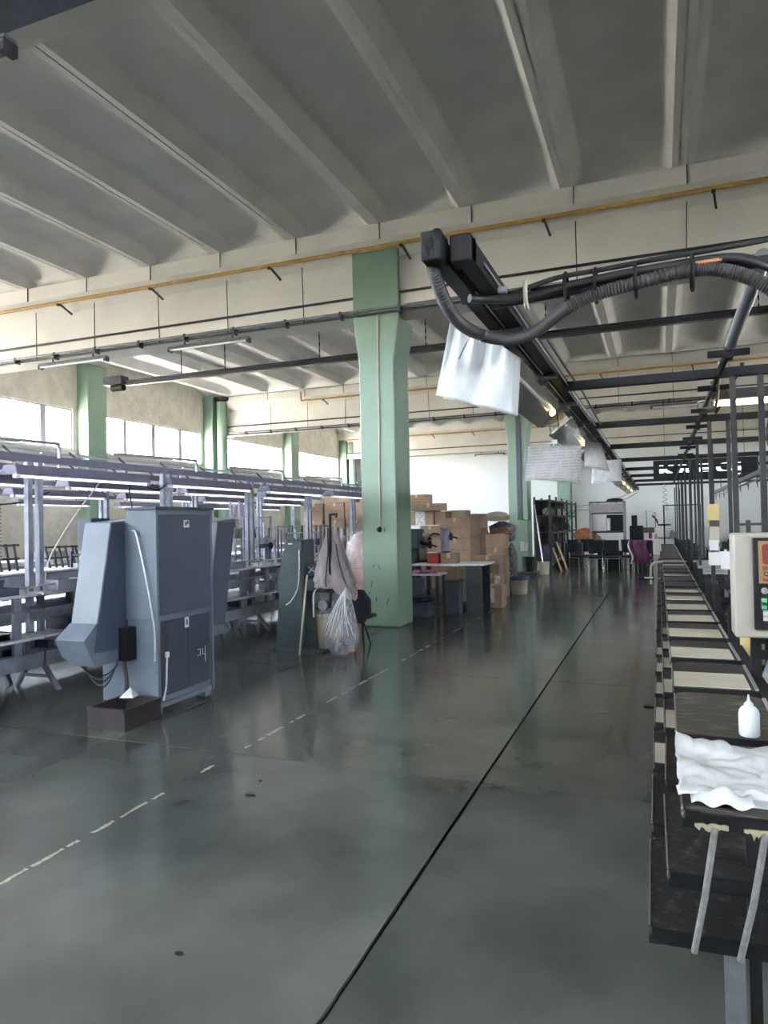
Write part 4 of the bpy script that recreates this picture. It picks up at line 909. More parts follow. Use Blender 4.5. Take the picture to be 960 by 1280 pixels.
jk = tag(obj('jacket', G().grid(lambda u, v: (-.86+.52*u+.06*math.sin(v*6), 23.27-.07*math.sin(PI*u)-.03*math.sin(u*17), .36+.66*v-.10*u*(1-v)), 18, 14), m_cloth_p, solid=.02), 'plum jacket with a white stripe hung on an office chair', 'jacket')
obj('stripe', G().grid(lambda u, v: (-.88+.05*u+.06*math.sin(v*6), 23.235-.03*math.sin(v*4), .28+.72*v), 2, 12), m_white, jk, solid=.01)
t = thing('sewing_station', 'dark machine on a table at the right of the work frame', 'machine', (-.75, 25.6, 0))
obj('tabletop', G().box(-1.0, -.2, 25.3, 26.0, .86, .90), m_rack, t)
for x in (-.95, -.25): obj('leg', G().box(x-.03, x+.03, 25.35, 25.42, 0, .86), m_black, t); obj('leg', G().box(x-.03, x+.03, 25.9, 25.96, 0, .86), m_black, t)
obj('head', G().box(-.95, -.5, 25.45, 25.75, .90, 1.45), m_black, t, bevel=.04); obj('arm', G().box(-.6, -.15, 25.5, 25.7, 1.2, 1.38), m_rack, t, bevel=.03); obj('tower', G().box(-.88, -.70, 25.5, 25.7, 1.45, 1.80), m_black, t)
obj('wire_stand', G().tube([(-.4, 25.6, 1.38), (-.4, 25.6, 1.95), (-.12, 25.6, 1.88), (-.12, 25.6, 1.36)], .012, 6), m_darkgrey, t)
# far table with an office chair set on it
ft = thing('far_table', 'white table near the end wall carrying a stool', 'table', (0, 31.2, 0)); obj('tabletop', G().box(-.55, .75, 30.9, 31.6, .80, .84), m_white, ft)
for x in (-.5, .7): obj('leg', G().box(x-.03, x+.03, 30.95, 31.01, 0, .80), m_darkgrey, ft); obj('leg', G().box(x-.03, x+.03, 31.5, 31.56, 0, .80), m_darkgrey, ft)
oc = thing('draughtsman_stool', 'black tilted office stool standing on the far white table', 'stool', (.1, 31.2, .84))
obj('seat', G().lathe([(.02, 0), (.26, .02), (.28, .05), (.24, .08), (.02, .09)], (.20, 31.2, 1.36), 16), m_black, oc); obj('stem', G().tube([(.20, 31.2, .88), (.20, 31.2, 1.36)], .025, 8), m_black, oc)
obj('foot', G().bar((-.05, 31.2, .86), (.45, 31.2, .86), .05, .04).bar((.2, 30.98, .86), (.2, 31.42, .86), .05, .04), m_black, oc)
obj('backrest', G().grid(lambda u, v: (-.26+.20*(1-v)+.05*math.sin(PI*v), 31.05+.3*u, 1.46+.34*v), 6, 6), m_black, oc, solid=.06); obj('back_bar', G().tube(S((.1, 31.2, 1.36), (-.02, 31.2, 1.42), (-.14, 31.2, 1.6)), .02, 6), m_lightmetal, oc)
for i, (x, h, mt) in enumerate(((-.35, .3, m_red), (-.12, .22, m_beige), (.48, .34, m_grey), (.62, .26, m_white))): tag(obj('jar', G().lathe([(.06, 0), (.07, .02), (.07, h*.75), (.04, h*.85), (.04, h)], (x, 31.05, .84), 10), mt), ('small red jar', 'short beige jar', 'tall grey jar', 'white jar')[i]+' on the far white table', 'jar')
nf = thing('net_frame', 'black frame strung with grey netting beside the far table', 'frame', (.6, 27, 0))
obj('upright', G().bar((.16, 26, 0), (.16, 26, 2.14), .045), m_black, nf); obj('upright', G().bar((1.3, 26, 0), (1.3, 26, 2.14), .045), m_black, nf); obj('top_bar', G().bar((.14, 26, 2.12), (1.32, 26, 2.12), .04), m_black, nf)
obj('foot', G().bar((.16, 25.7, .02), (.16, 26.3, .02), .05), m_black, nf); obj('foot', G().bar((1.3, 25.7, .02), (1.3, 26.3, .02), .05), m_black, nf)
g = G()
for k in range(24): g.bar((.18+k*.048, 26, .55), (.18+k*.048, 26, 2.1), .006)
for k in range(30): g.bar((.18, 26, .58+k*.05), (1.28, 26, .58+k*.05), .006)
nt_ = obj('netting', g, m_grey, nf); nt_['kind'] = 'stuff'
zz = S(*[((.14+.07*(1 if i % 2 else -1)*(.4+.06*i)), 18.0, 2.52-.055*i) for i in range(13)], n=4)
lead('zigzag_lead', 'thin zigzag air line hanging before the end wall', zz, .007, m_grey)
lead('drooping_wire', 'thin upper wire drooping from the rail end to the storage rack', droop((-.72, 27.8, 2.75), (-4.0, 27.5, 2.25), .25, 14), .012, m_grey)
lead('drooping_wire', 'thin lower wire drooping from the rail end to the storage rack', droop((-.70, 27.8, 2.68), (-3.5, 26.5, 2.15), .32, 14), .012, m_grey)
# scraps on the floor
for i, (x, y, z, lab) in enumerate(((-2.44, 3.83, 0, 'small dark scrap on the open floor in the middle'), (-1.82, 2.32, 0, 'small dark scrap on the floor in the lower left'), (-2.51, 4.06, 0, 'tiny dark scrap beside the middle one'), (-0.06, 3.98, 0, 'tiny pale scrap on the floor by the lowest tray'), (-0.13, 6.76, 0, 'flat dark scrap on the floor along the tray machine'))):
    s = (.04, .022, .014, .012, .05)[i]
    tag(obj('floor_scrap', G().lathe([(s*.3, 0), (s, .003), (s*.8, .010), (s*.2, .014)], (x, y, 0), 7, 1, .55), m_white if i == 3 else m_black), lab, 'scrap')

# ================================================================== TRAY MACHINE on the right
tm = thing('tray_machine', 'long black machine carrying three tiers of trays along the aisle', 'machine', (.4, 13, 0))
TL, TWD = .70, .39
def rr(x0, x1, y0, y1, r, n=4):
    out = []
    for cx, cy, a0 in ((x1-r, y1-r, 0), (x0+r, y1-r, PI/2), (x0+.004, y0+.004, PI), (x1-.004, y0+.004, 1.5*PI)):
        q = r if a0 in (0, PI/2) else .004; m = n if q == r else 1
        for k in range(m+1): out.append((cx+q*math.cos(a0+k*PI/2/m), cy+q*math.sin(a0+k*PI/2/m)))
    return out
TIER = [(.045, .82, 0), (.0, .56, .16), (-.06, .35, .20)]
def make_tray(mat, sheet):
    t = obj('tray', G().prism(rr(0, TWD, 0, TL, .075), 'Z', -.012, .012), mat, tm, origin=(0,0,0), smooth=False)
    obj('edge_strip', G().box(-.005, .001, .005, TL-.05, -.012, .016), m_chrome, t); obj('edge_strip', G().box(TWD-.012, TWD+.004, .005, TL-.05, .012, .020), m_lightmetal, t)
    obj('lip', G().box(.005, TWD-.005, -.012, .002, -.032, .012), m_blackplastic, t)
    obj('foot_pad', G().box(-.004, .028, -.016, .01, -.032, -.012), m_blackplastic, t)
    if sheet: obj('cover_sheet', G().prism(rr(.006, TWD-.03, .02, TL*.55, .004), 'Z', .012, .0155), m_cream, t, smooth=False)
    return t
protos = {}
for k in range(28):
    for q, (xl, z, off) in enumerate(TIER):
        near = 2.27+.82*k+off
        if k == 1 and q == 0: near = 3.08
        kind = 'sheet' if 2 <= k <= (8 if q == 0 else 6) else ('scuff' if q == 0 and k < 2 else 'plain')
        if kind == 'plain' and k >= 2 and random.random() < .07: kind = 'sheet'
        if kind not in protos:
            protos[kind] = make_tray(m_tray_scuff if kind == 'scuff' else m_tray, kind == 'sheet'); o = protos[kind]
            o.location = Vector((xl, near, z))-tm.location
        else: o = again(protos[kind], (xl, near, z))
        o.rotation_euler = (random.uniform(-.012, .012), random.uniform(-.01, .01), random.uniform(-.012, .012))
rod0 = None
for k in range(28):
    y = 2.27+.82*k
    for s in (0, 1):
        if rod0 is None or k < 1:
            r_ = obj('tier_rod', G().tube([(.13+.13*s, y-.014, .80), (.10+.13*s, y+.05, .56), (.07+.13*s, y+.16, .33)], .010, 8), m_rod, tm, origin=(.13+.13*s, y, .33))
            rod0 = r_
        else: again(rod0, (.26 if s else .13, y, .33))
leg0 = None
for k in range(0, 28, 2):
    y = 2.50+.82*k
    if leg0 is None:
        leg0 = obj('leg', G().box(.16, .22, y, y+.02, 0, .34), m_grey, tm, origin=(.19, y, 0)); lg1 = obj('leg', G().box(.235, .27, y+.03, y+.07, 0, .8), m_black, tm, origin=(.25, y+.05, 0))
    else: again(leg0, (.19, y, 0)); again(lg1, (.25, y+.05, 0))
for x, z, w in ((.47, .80, .06), (.47, .50, .05), (.47, .18, .05), (.80, .80, .06), (.80, .50, .05), (.30, .30, .04)): obj('long_rail', G().box(x-w/2, x+w/2, 2.6, 25.2, z-w/2, z+w/2), m_black, tm)
fr0 = None
for k in range(17):
    y = 2.9+1.35*k
    if fr0 is None:
        fr0 = obj('frame_leg', G().box(.445, .495, y, y+.05, 0, 1.05), m_black, tm); fr1 = obj('frame_leg', G().box(.78, .83, y, y+.05, 0, 1.05), m_black, tm)
        fr2 = obj('cross_tie', G().box(.47, .80, y, y+.045, .93, .975), m_black, tm); fr3 = obj('cross_tie', G().box(.47, .80, y, y+.04, .60, .64), m_black, tm); fr4 = obj('brace', G().bar((.47, y+.04, .2), (.47, y+1.3, .5), .035), m_black, tm)
        fz = [o.location.copy()+tm.location for o in (fr0, fr1, fr2, fr3, fr4)]
    else:
        for o, p in zip((fr0, fr1, fr2, fr3, fr4), fz): again(o, p+Vector((0, 1.35*k, 0)))
for x0, x1 in ((.075, .165), (.205, .375)):
    top = [(x1-(x1-x0)*k/8, .805+random.uniform(-.003, .004)) for k in range(9)]; n = int((x1-x0)/.004)
    low = [(x0+(x1-x0)*k/n, .795-.030*max(0, .25+noise.noise(Vector((k*.42, x0*30, 1.7))))**1.2*min(1, k/3, (n-k)/3)) for k in range(n+1)]
    obj('glue_crust', G().prism(low+top, 'Y', 2.252, 2.259), m_glue, tm, smooth=False)
for k in range(5): obj('gap_bar', G().bar((.08+.07*k, 3.82, .80), (.085+.07*k+.02, 3.95, .78), .018, .03), m_lightmetal if k < 3 else m_darkgrey, tm)
hp_ = thing('cream_hoop', 'cream bent tube arching over the trays far down the machine', 'hoop', (.3, 15, .4))
obj('tube', G().tube(S((-.18, 15, .38), (-.18, 15, .66), (-.15, 15, .77), (-.04, 15, .82), (.3, 15, .83), (.52, 15, .81), (.72, 15, .70), (.84, 15, .55)), .022, 8), m_cream, hp_); obj('handle', G().tube([(-.40, 15, .49), (-.12, 15, .49)], .03, 8), m_black, hp_); obj('handle_end', G().tube([(-.30, 14.96, .51), (-.14, 14.96, .51)], .016, 8), m_white, hp_)
# white plastic bag thrown over the nearest tray, and a bottle behind it
def bagf(u, v):
    x = .035+.50*u; y = 2.34+.52*v
    n1 = noise.noise(Vector((u*3.2, v*3.0, .3))); n2 = noise.noise(Vector((u*8, v*7, 2.0)))
    x += .012*n2; y += .012*noise.noise(Vector((u*4, v*2, 5)))
    lift = .30*0+.045*max(0, n1)+.018*abs(n2)+(.05*max(0, 1-u*6)*max(0, v-.5)*2)
    z = .838+lift+.012
    if v < .12 and u > .28: z = .836
    return (x, y, z)
wb = thing('plastic_bag', 'crumpled white plastic bag lying over the nearest tray', 'bag', (.28, 2.6, .83))
obj('sheet', G().grid(bagf, 40, 34), m_bag, wb, solid=.003); obj('corner_fold', G().grid(lambda u, v: (.07+.17*u, 2.31+.10*v, .842+.035*math.sin(PI*v)*math.sin(PI*u)+.008*math.sin(u*14)), 16, 8), m_bag, wb, solid=.003)
bt = thing('squeeze_bottle', 'white squeeze bottle with a pointed nozzle behind the plastic bag', 'bottle', (.335, 3.12, .832))
obj('body', G().lathe([(.034, 0), (.038, .006), (.038, .085), (.035, .10), (.026, .112), (.018, .117)], (.312, 3.12, .832), 20), m_bottle, bt); obj('nozzle', G().lathe([(.017, 0), (.017, .01), (.006, .022), (.003, .045)], (.312, 3.12, .948), 12), m_white, bt)
# control box
kb = thing('control_box', 'off-white control box with a black front and a tan decal', 'control box', (.6, 3.6, 1.14))
obj('case', G().box(.315, .86, 3.62, 3.80, 1.14, 1.62), m_offwhite, kb, bevel=.01)
fp = obj('front_panel', G().box(.395, .80, 3.605, 3.62, 1.18, 1.60), m_blackplastic, kb, bevel=.004)
obj('decal', G().box(.417, .60, 3.601, 3.605, 1.392, 1.585), m_tan, fp)
def rsq(x, z, w, r, n=5): return [(x+sx*(w-r)+r*math.cos(a0+k*PI/2/n), z+sz*(w-r)+r*math.sin(a0+k*PI/2/n)) for sx, sz, a0 in ((1,1,0),(-1,1,PI/2),(-1,-1,PI),(1,-1,1.5*PI)) for k in range(n+1)]
ex, ez = .478, 1.525
obj('emblem', G().prism(rsq(ex, ez, .046, .016), 'Y', 3.599, 3.601), m_decalred, fp, smooth=False)
g = G()
for w, h in ((.0275, .0235), (.017, .014)):
    A, B = rsq(ex+.006, ez-.002, w, .012), rsq(ex+.006, ez-.002, h, .010); n = len(A)
    for i in range(n):
        j = (i+1) % n; g.add([(A[i][0], 3.5985, A[i][1]), (A[j][0], 3.5985, A[j][1]), (B[j][0], 3.5985, B[j][1]), (B[i][0], 3.5985, B[i][1])], [(0,1,2,3)])
obj('emblem_ring', g, m_tan, fp, smooth=False)
F_ = (PI/2, 0, 0)
text('decal_lettering', 'SNSEN', .024, (.432, 3.599, 1.452), F_, m_dkred, fp, .0008, .0008); text('decal_lettering', 'QFBS', .026, (.435, 3.599, 1.427), F_, m_black, fp, .0008, .0004, 1.1); text('decal_lettering', 'hands', .024, (.432, 3.599, 1.402), F_, m_dkred, fp, .0008, .0008)
obj('lock_knob', G().tube([(.437, 3.605, 1.36), (.437, 3.585, 1.36)], .015, 14).box(.434, .440, 3.575, 3.586, 1.348, 1.372), m_chrome, kb)
obj('key_tag', G().prism(rsq(.435, 1.30, .011, .008), 'Y', 3.596, 3.600).box(.424, .446, 3.596, 3.600, 1.275, 1.325), m_lime, kb, bevel=.003)
obj('notice', G().box(.430, .56, 3.600, 3.604, 1.222, 1.27), m_paperw, kb)
for k in range(3): obj('screw', G().tube([(.456+.03*k, 3.605, 1.203), (.456+.03*k, 3.598, 1.203)], .004, 8), m_white, kb)
obj('stand', G().box(.40, .44, 3.82, 3.86, .95, 1.62).box(.74, .78, 3.82, 3.86, .95, 1.62), m_black, kb); obj('hose', G().tube(S((.50, 3.7, 1.62), (.50, 3.7, 1.66), (.56, 3.7, 1.69)), .012, 8), m_white, kb); obj('top_arm', G().bar((.36, 3.78, 1.66), (.86, 3.78, 1.665), .012).bar((.40, 3.8, 1.62), (.40, 3.8, 1.68), .02), m_darkgrey, kb)
# ------------------------------------------------------------------ steel frames (portals) with posts
pf = thing('steel_portals', 'row of dark steel portals with twin posts standing over the tray machine', 'frame', (.6, 13, 0))
PY = [5.98+2.68*k for k in range(8)]
p0 = None
for k, y in enumerate(PY):
    if p0 is None:
        p0 = obj('post', G().box(.53, .57, y-.02, y+.02, 0, 2.78), m_post, pf); p1 = obj('post', G().box(.72, .76, y-.02, y+.02, 0, 2.78), m_post, pf); pb = obj('cross_beam', G().box(-.72, 3.2, y-.035, y+.035, 2.77, 2.84), m_black, pf); p2 = obj('post', G().box(3.12, 3.16, y-.02, y+.02, 0, 2.78), m_black, pf)
        bs = [o.location.copy()+pf.location for o in (p0, p1, pb, p2)]
    else:
        for o, p in zip((p0, p1, pb, p2), bs): again(o, p+Vector((0, y-PY[0], 0)))
for k in range(3): again(p0, (.55 if k % 2 else .74, PY[-1]+1.3*(k+1), 0)); 
obj('long_tube', G().tube([(.44, 3.35, 2.8), (.455, 5.0, 2.8)], .034, 12), m_grey, pf); obj('long_tube', G().tube([(.455, 5.0, 2.8), (.46, 25, 2.8)], .024, 10), m_black, pf)
for k in range(7): y = 5.15+1.34*k; obj('tube_clip', G().box(.33, .58, y-.02, y+.02, 2.76, 2.80).box(.43, .48, y-.05, y+.05, 2.74, 2.83), m_black, pf)
for i, (z, c, d) in enumerate(((.03, .05, 0), (-.02, .04, .1), (.0, .03, .2))): obj('loose_wire', G().tube(S((.46, 6.0, 2.86+z), (.46+c, 7.0, 2.75+z-d*.4), (.46-c, 8.0, 2.86+z), (.46, 8.7, 2.82)), .01, 6), m_grey if i else m_beige, pf)
lead('hanging_lead', 'dark lead hanging from the portal beside the control box', S((.80, 6.0, 2.8), (.79, 5.9, 2.5), (.75, 5.8, 2.25), (.84, 5.8, 2.0), (.9, 5.8, 1.6)), .007)
ll = thing('lit_lamp', 'lit warm tube lamp hanging over the tray machine', 'lamp', (1.1, 7.4, 2.78))
obj('reflector', G().prism([(7.30, 2.80), (7.50, 2.80), (7.46, 2.90), (7.34, 2.90)], 'X', .46, 1.9), m_rack, ll); obj('tube', G().tube([(.52, 7.4, 2.775), (1.86, 7.4, 2.775)], .022, 10), m_lit, ll)
for x in (.62, 1.7): obj('hanger', G().bar((x, 5.98, 2.86), (x, 8.66, 2.86), .025).bar((x, 7.4, 2.86), (x, 7.4, 2.90), .03), m_black, ll)
# lit shop sign
sg = thing('sign', 'long black hanging sign with white lit capital letters', 'sign', (1.26, 22.2, 3.1)); sx0, sx1, sz0, sz1 = -.10, 2.60, 2.87, 3.36
obj('panel', G().box(sx0, sx1, 22.2, 22.3, sz0, sz1), m_blackplastic, sg)
obj('frame', G().box(sx0-.02, sx1+.02, 22.19, 22.31, sz1, sz1+.02).box(sx0-.02, sx1+.02, 22.19, 22.31, sz0-.02, sz0).box(sx0-.02, sx0, 22.19, 22.31, sz0, sz1).box(sx1, sx1+.02, 22.19, 22.31, sz0, sz1), m_black, sg)
for i, ch in enumerate('KREOJ'): text('letter', ch, .37, (sx0+.12+i*.51, 22.195, sz0+.10), F_, m_sign, sg, .01, .012, 1.75)
for x in (0.2, 2.3): obj('hanger', G().bar((x, 22.25, sz1), (x, 22.45, 5.19), .012), m_black, sg)
# slips on the second post, table and things beside the machine
def slip(name, label, r, y, mat, d=.02, cat='paper'): return tag(obj(name, G().box(r[0], r[1], y, y+d, min(r[2:]), max(r[2:])), mat), label, cat)
slip('yellow_slip', 'yellowish sheet hung on the second portal post', (0.5, 0.62, 1.84, 1.62), 8.6, m_ochre, .006)
t = thing('tape_dispenser', 'brown bracket with rolls on the second portal post', 'bracket', (.55, 8.6, 1.6)); x0, x1, z0, z1 = (0.52, 0.62, 1.66, 1.58); obj('body', G().box(x0, x1, 8.56, 8.60, min(z0, z1), max(z0, z1)), m_rack, t)
slip('beige_pad', 'beige pad hung on the second portal post', (0.52, 0.61, 1.59, 1.44), 8.55, m_beige, .03)
slip('white_box', 'upper white box on the second portal post', (0.51, 0.6, 1.44, 1.33), 8.5, m_white, .07, 'box')
slip('white_box', 'lower and wider white box on the second portal post', (0.5, 0.63, 1.31, 1.17), 8.46, m_white, .10, 'box')
slip('white_board', 'white panel edge beside the control box', (0.45, 0.53, 1.42, 1.28), 6.2, m_white, .03, 'panel')
wt = thing('paper_table', 'table strewn with white paper behind the tray machine', 'table', (1.5, 11.5, 0)); obj('tabletop', G().box(.86, 2.3, 10.4, 13.4, .74, .78), m_wood, wt)
for x in (.94, 2.22):
    for y in (10.5, 13.3): obj('leg', G().box(x-.03, x+.03, y-.03, y+.03, 0, .74), m_darkgrey, wt)
for i, (x, y, r) in enumerate(((1.02, 10.75, .2), (1.1, 11.4, -.1), (1.05, 12.1, .3), (1.6, 11.2, .05), (1.7, 12.2, -.3))): tag(obj('paper_sheet', G().obox((x, y, .783+.002*i), (.36, .5, .003), (0, 0, r)), m_paperw, smooth=False), f'white printed sheet on the paper table, {ORD[i]} from its near edge', 'paper')
pbd = thing('paper_board', 'pale board strewn with papers lying across the tray machine frame', 'board', (.64, 11.2, .975)); obj('board', G().box(.50, .83, 9.8, 12.7, .975, .987), m_shelf, pbd)
for i, (y, r) in enumerate(((10.1, .1), (10.8, -.2), (11.6, .15), (12.2, 0))): tag(obj('paper_sheet', G().obox((.66, y, .990), (.24, .33, .003), (0, 0, r)), m_paperw, smooth=False), f'printed sheet on the pale board across the tray machine, {ORD[i]} from the viewer', 'paper')
bench_head('black machine head at the far end of the paper table', 1.0, 12.9, .78, 1.2, m_black)
bench_head('black machine head on the paper table behind the white boxes', 1.75, 13.0, .78, 1.2, m_black)
carton('small grey carton on the paper table', 1.25, 1.6, 12.7, 13.1, .78, 1.0, None, mat=m_grey)
sb = thing('side_bench', 'dark low bench with clutter farther along the tray machine', 'workbench', (1.8, 17, 0)); obj('tabletop', G().box(1.2, 2.2, 14.5, 22.0, .80, .84), m_darkgrey, sb); 
for y in (14.6, 17, 19.4, 21.9): obj('leg', G().box(1.22, 1.28, y-.03, y+.03, 0, .8), m_black, sb); obj('leg', G().box(2.12, 2.18, y-.03, y+.03, 0, .8), m_black, sb)
for i, y in enumerate((14.9, 16.1, 17.4, 18.9, 20.4)):
    carton(f'low carton on the dark side bench, {ORD[i]} from the viewer', 1.35, 1.35+random.uniform(.3, .6), y, y+.5, .84, .84+random.uniform(.12, .3), 'cartons on the dark side bench', mat=random.choice((m_card, m_beige, m_grey, m_white)))
# things seen through the lower frame
slip('ochre_board', 'ochre board standing behind the machine frame', (0.49, 0.55, 0.88, 0.76), 5.3, m_ochre, .02, 'board')
carton('tan carton lit behind the lower machine frame at the frame edge', .80, 1.35, 4.45, 4.9, .18, .62, None)
carton('tan carton lying low behind the machine frame', .66, 1.02, 3.75, 4.1, .0, .42, None)
carton('grey carton behind the machine frame', .60, .98, 6.3, 6.8, .0, .6, None, mat=m_grey)
tag(obj('white_wrap', G().lathe([(.02, .3), (.08, .2), (.13, .05), (.10, 0)], (.78, 5.6, .52), 10), m_bag), 'white wrapped cone behind the machine frame', 'wrap')
t = thing('wrap_stand', 'low shelf carrying the white wrapped cone', 'shelf', (.8, 5.6, 0)); obj('top', G().box(.60, 1.0, 5.4, 5.8, .48, .52), m_darkgrey, t)
for x in (.62, .98): obj('leg', G().box(x-.02, x+.02, 5.42, 5.46, 0, .48), m_darkgrey, t); obj('leg', G().box(x-.02, x+.02, 5.74, 5.78, 0, .48), m_darkgrey, t)
# pale trunking with hooks at the right
tk = thing('hook_trunking', 'pale trunking with hooks running along the right side of the portals', 'trunking', (1.5, 13, 2.4)); obj('channel', G().box(1.62, 1.70, 8, 26, 2.42, 2.50), m_grey, tk); obj('lower_rail', G().box(1.64, 1.68, 8, 26, 2.34, 2.36), m_lightmetal, tk)
for k in range(12): y = 8.6+1.4*k; obj('hook', G().tube([(1.66+.0*k, y+.06*math.cos(a*.5), 2.28+.06*math.sin(a*.5)) for a in range(0, 10)], .007, 5).bar((1.66, y, 2.34), (1.66, y, 2.44), .012), m_darkgrey, tk); 
for k in range(7): obj('stay', G().bar((1.66, 8.66+2.68*k, 2.48), (1.66, 8.66+2.68*k, 2.80), .02), m_darkgrey, tk)
# ================================================================== OVERHEAD RAIL with lamps and hanging sheets
oh = thing('overhead_rail', 'black double overhead rail running along the aisle with its end nearest the viewer', 'rail', (-.77, 15, 2.75))
for x in (-.825, -.715): obj('channel', G().box(x-.035, x+.035, 2.78, 28.6, 2.77, 2.78).box(x-.035, x-.028, 2.78, 28.6, 2.78, 2.86).box(x+.028, x+.035, 2.78, 28.6, 2.78, 2.86).box(x-.028, x-.010, 2.78, 28.6, 2.853, 2.86).box(x+.010, x+.028, 2.78, 28.6, 2.853, 2.86), m_black, oh)
obj('end_block', G().box(-.875, -.79, 2.70, 2.82, 2.76, 2.88), m_black, oh, bevel=.008); obj('end_block', G().box(-.77, -.68, 2.76, 2.86, 2.76, 2.87), m_black, oh, bevel=.008)
obj('edge_trim', G().box(-.675, -.668, 2.95, 28.4, 2.80, 2.81), m_lightmetal, oh); obj('edge_trim', G().box(-.772, -.766, 3.2, 28.4, 2.765, 2.772), m_lightmetal, oh)
for k in range(18): y = 3.9+1.34*k; obj('carrier', G().box(-.87, -.67, y-.02, y+.02, 2.735, 2.77).box(-.80, -.74, y-.06, y+.06, 2.70, 2.74), m_darkgrey, oh)
obj('rail_wire', G().tube(S((-.64, 4.6, 2.86), (-.60, 5.5, 2.80), (-.62, 6.5, 2.86), (-.58, 7.6, 2.76), (-.63, 9, 2.84)), .009, 6), m_cable, oh)
g2 = 'lamps under the overhead rail'
for k in range(8):
    y = 4.55+2.75*k; L = 2.1
    t = thing('rail_lamp', f'grey reflector lamp under the overhead rail, {ORD[k]} from the viewer', 'lamp', (-.9, y+L/2, 2.6), g2)
    prof = [(-.82, 2.735), (-.79, 2.735), (-.815, 2.70), (-.95, 2.61), (-1.0, 2.60), (-1.0, 2.592), (-.945, 2.600), (-.83, 2.665)]
    obj('reflector', G().prism([(-.80, 2.75), (-1.03, 2.58), (-1.03, 2.565), (-.985, 2.58), (-.80, 2.73)], 'Y', y, y+L), m_reflector, t)
    obj('near_cheek', G().prism([(-.80, 2.75), (-1.03, 2.58), (-1.0, 2.56), (-.80, 2.64)], 'Y', y+L, y+L+.012), m_reflector, t)
    obj('tube', G().tube([(-.86, y+.06, 2.665), (-.86, y+L-.06, 2.665)], .014, 8), m_tube, t)
    obj('bulb', G().lathe([(.008, 0), (.028, .02), (.03, .045), (.015, .07)], (-.855, y+L-.35, 2.615), 10), m_spot, t)
    for s in (y+.25, y+L-.25): obj('hanger', G().bar((-.80, s, 2.74), (-.80, s, 2.78), .02), m_black, t)
# cable arm crossing to the rail
ca = thing('cable_bundle', 'black bar with bundled cables and corrugated hose crossing to the overhead rail', 'cable bundle', (-.1, 3.3, 2.7))
obj('bar', G().tube([(-.72, 3.32, 2.74), (-.2, 3.32, 2.765), (.95, 3.32, 2.77)], .026, 10), m_darkgrey, ca); obj('bar', G().tube([(-.66, 3.36, 2.79), (.95, 3.36, 2.795)], .016, 8), m_black, ca)
obj('cable', G().tube(S((-.80, 3.2, 2.745), (-.74, 3.25, 2.745), (-.55, 3.28, 2.74), (-.25, 3.28, 2.775), (.05, 3.28, 2.79), (.30, 3.28, 2.79), (.42, 3.26, 2.74), (.55, 3.24, 2.64)), .020, 10), m_cable, ca)
obj('cable', G().tube(S((-.62, 3.3, 2.77), (-.42, 3.3, 2.815), (-.2, 3.3, 2.825), (0, 3.3, 2.835), (.2, 3.3, 2.84), (.45, 3.3, 2.85), (.8, 3.3, 2.88)), .012, 8), m_cable, ca)
pts = S((-.36, 3.27, 2.665), (-.25, 3.26, 2.70), (-.10, 3.26, 2.725), (.10, 3.26, 2.75), (.22, 3.25, 2.745), (.34, 3.24, 2.70), (.44, 3.23, 2.63), (.56, 3.22, 2.52), n=44)
obj('corrugated_hose', G().tube(pts, [.031 if i % 4 in (0, 1) else .027 for i in range(len(pts))], 12), m_hose, ca)
pts = S((-.845, 2.76, 2.80), (-.855, 2.84, 2.74), (-.855, 2.98, 2.67), (-.84, 3.15, 2.625), (-.79, 3.28, 2.60), (-.70, 3.33, 2.575), (-.60, 3.33, 2.565), (-.50, 3.32, 2.595), (-.40, 3.29, 2.65), (-.34, 3.27, 2.675), n=16)
obj('corrugated_hose', G().tube(pts, [(.031 if i % 2 else .024) if i < 70 else .030 for i in range(len(pts))], 12), m_hose, ca)
for x in (-.37, -.24, -.07, .16): obj('cable_tie', G().tube([(x+.0*a, 3.30+.075*math.cos(a*PI/8), 2.755+.075*math.sin(a*PI/8)) for a in range(17)], .008, 5), m_black, ca)
obj('white_tie', G().tube([(-.55, 3.30+.05*math.cos(a*PI/8), 2.755+.06*math.sin(a*PI/8)) for a in range(17)], .011, 6), m_beige, ca)
obj('wing_bolt', G().tube([(-.70, 3.28, 2.79), (-.64, 3.28, 2.785)], .018, 10).bar((-.69, 3.28, 2.79), (-.69, 3.28, 2.83), .012), m_lightmetal, ca)
obj('copper_wire', G().tube([(.17, 3.24, 2.775), (.26, 3.235, 2.775)], .006, 6), m_yellow, ca)
obj('orange_wire', G().tube([(.18, 3.232, 2.768), (.27, 3.23, 2.77)], .005, 6), m_orange, ca)
for i in (0, 1, 2): obj('plug', G().lathe([(.01, 0), (.024, .006), (.026, .04), (.016, .055)], (-.85+.02*i, 2.72+.0*i, 2.77+.03*i), 10), m_blackplastic, ca)
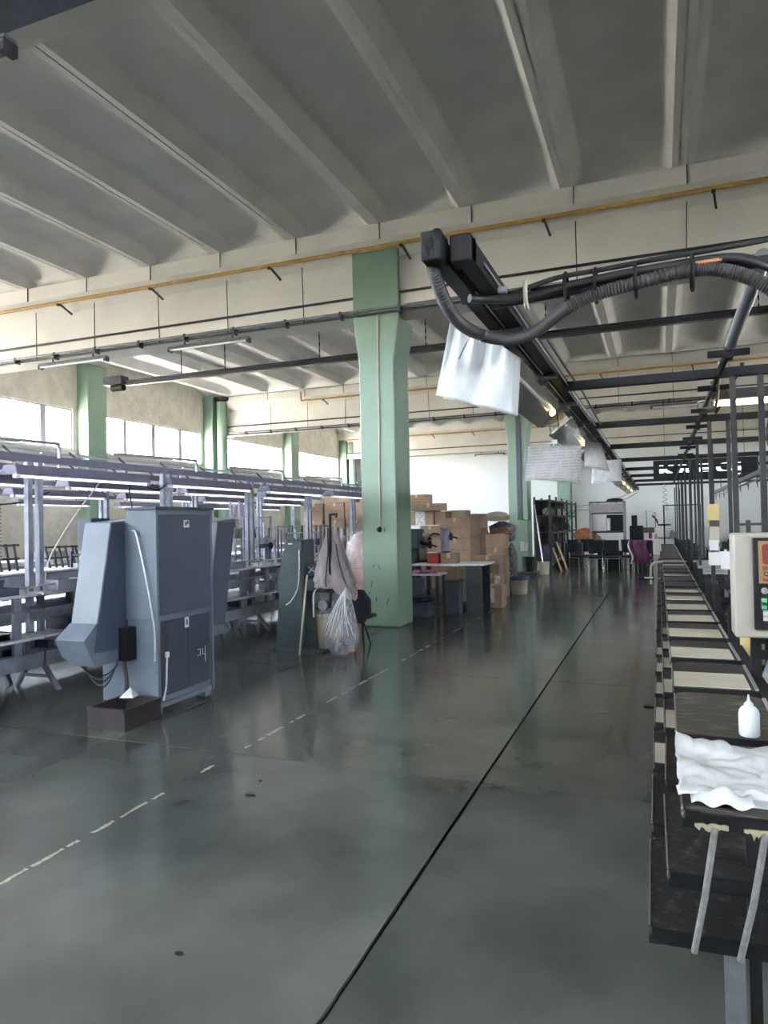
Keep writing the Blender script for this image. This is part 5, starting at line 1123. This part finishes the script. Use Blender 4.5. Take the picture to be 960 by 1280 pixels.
# the white bag draped from the rail
def wbag(u, v):
    a = Vector((-.99, 3.55, 2.76)).lerp(Vector((-.67, 3.60, 2.555)), u); b = Vector((-1.09, 3.55, 2.375)).lerp(Vector((-.70, 3.62, 2.255)), u)
    p = a.lerp(b, v); gather = math.exp(-((u-.52)/.22)**2)*(1-v)**2
    p.y += .035*math.sin(u*13+v*2)*(.3+v*.5)+.02*math.sin(u*26)*(1-v)
    p.z += .035*gather
    return p
hb = thing('hanging_bag', 'white plastic bag draped from the overhead rail', 'bag', (-.85, 3.58, 2.3))
obj('front', G().grid(wbag, 34, 22), m_bag, hb, solid=.004); obj('back', G().grid(lambda u, v: wbag(u, v)+Vector((.01, .09+.02*v, .0)), 20, 14), m_bag, hb, solid=.004)
obj('string', G().tube(S((-.93, 3.5, 2.70), (-.86, 3.47, 2.65), (-.78, 3.5, 2.62), (-.74, 3.55, 2.66)), .006, 5), m_cable, hb); obj('string', G().tube(S((-.86, 3.48, 2.66), (-.90, 3.46, 2.58), (-.93, 3.47, 2.53)), .004, 5), m_grey, hb)
# printed sheets in sleeves
def hang_sheet(label, cs, mat, straps, top):
    c = [Vector(p) for p in cs]
    t = thing('hanging_sheet', label, 'sheet', (c[0]+c[1])/2, 'printed sheets hung from the overhead rail')
    f = lambda u, v: (c[0].lerp(c[1], u)).lerp(c[3].lerp(c[2], u), v)+Vector((0, .012*math.sin(u*5+v*2), 0))
    obj('sheet', G().grid(f, 10, 8), mat, t, solid=.002)
    obj('sleeve', G().grid(lambda u, v: f(-.02+1.04*u, -.05+1.09*v)+Vector((0, -.006, 0)), 10, 8), m_sleeve, t)
    m = (c[0]+c[1])/2
    for s in straps: obj('strap', G().tube(S(m+Vector((s*.03, 0, .0)), m+Vector((0, 0, .05)), m+Vector((s*.035, 0, .14)), Vector(top)+Vector((s*.03, 0, 0))), .006, 5), m_cable, t)
    if straps: obj('clip', G().obox(m+Vector((0, -.01, .03)), (.045, .02, .035)), m_white, t)
    return t
hang_sheet('grey printed sheet hung on two cable straps, nearest the viewer', ((-1.02, 6, 2.335), (-.58, 6, 2.31), (-.60, 6, 2.0), (-1.06, 6, 2.05)), m_paperg, (-1, 1), (-.81, 6, 2.62))
hang_sheet('slanted grey sheet under the rail, second from the viewer', ((-.79, 8.5, 2.63), (-.60, 8.5, 2.58), (-.52, 8.5, 2.25), (-.80, 8.5, 2.31)), m_paperg, (), (0, 0, 0))
hang_sheet('white printed sheet under the rail, farthest from the viewer', ((-.83, 10, 2.48), (-.45, 10, 2.50), (-.46, 10, 2.21), (-.85, 10, 2.19)), m_paperw, (), (0, 0, 0))
tag(obj('clear_film', G().grid(lambda u, v: (-.86+.13*u, 7.4-.02*math.sin(v*6), 2.62-.25*v+.03*u), 6, 8), m_clearbag), 'scrap of clear film hanging behind the nearest printed sheet', 'film')
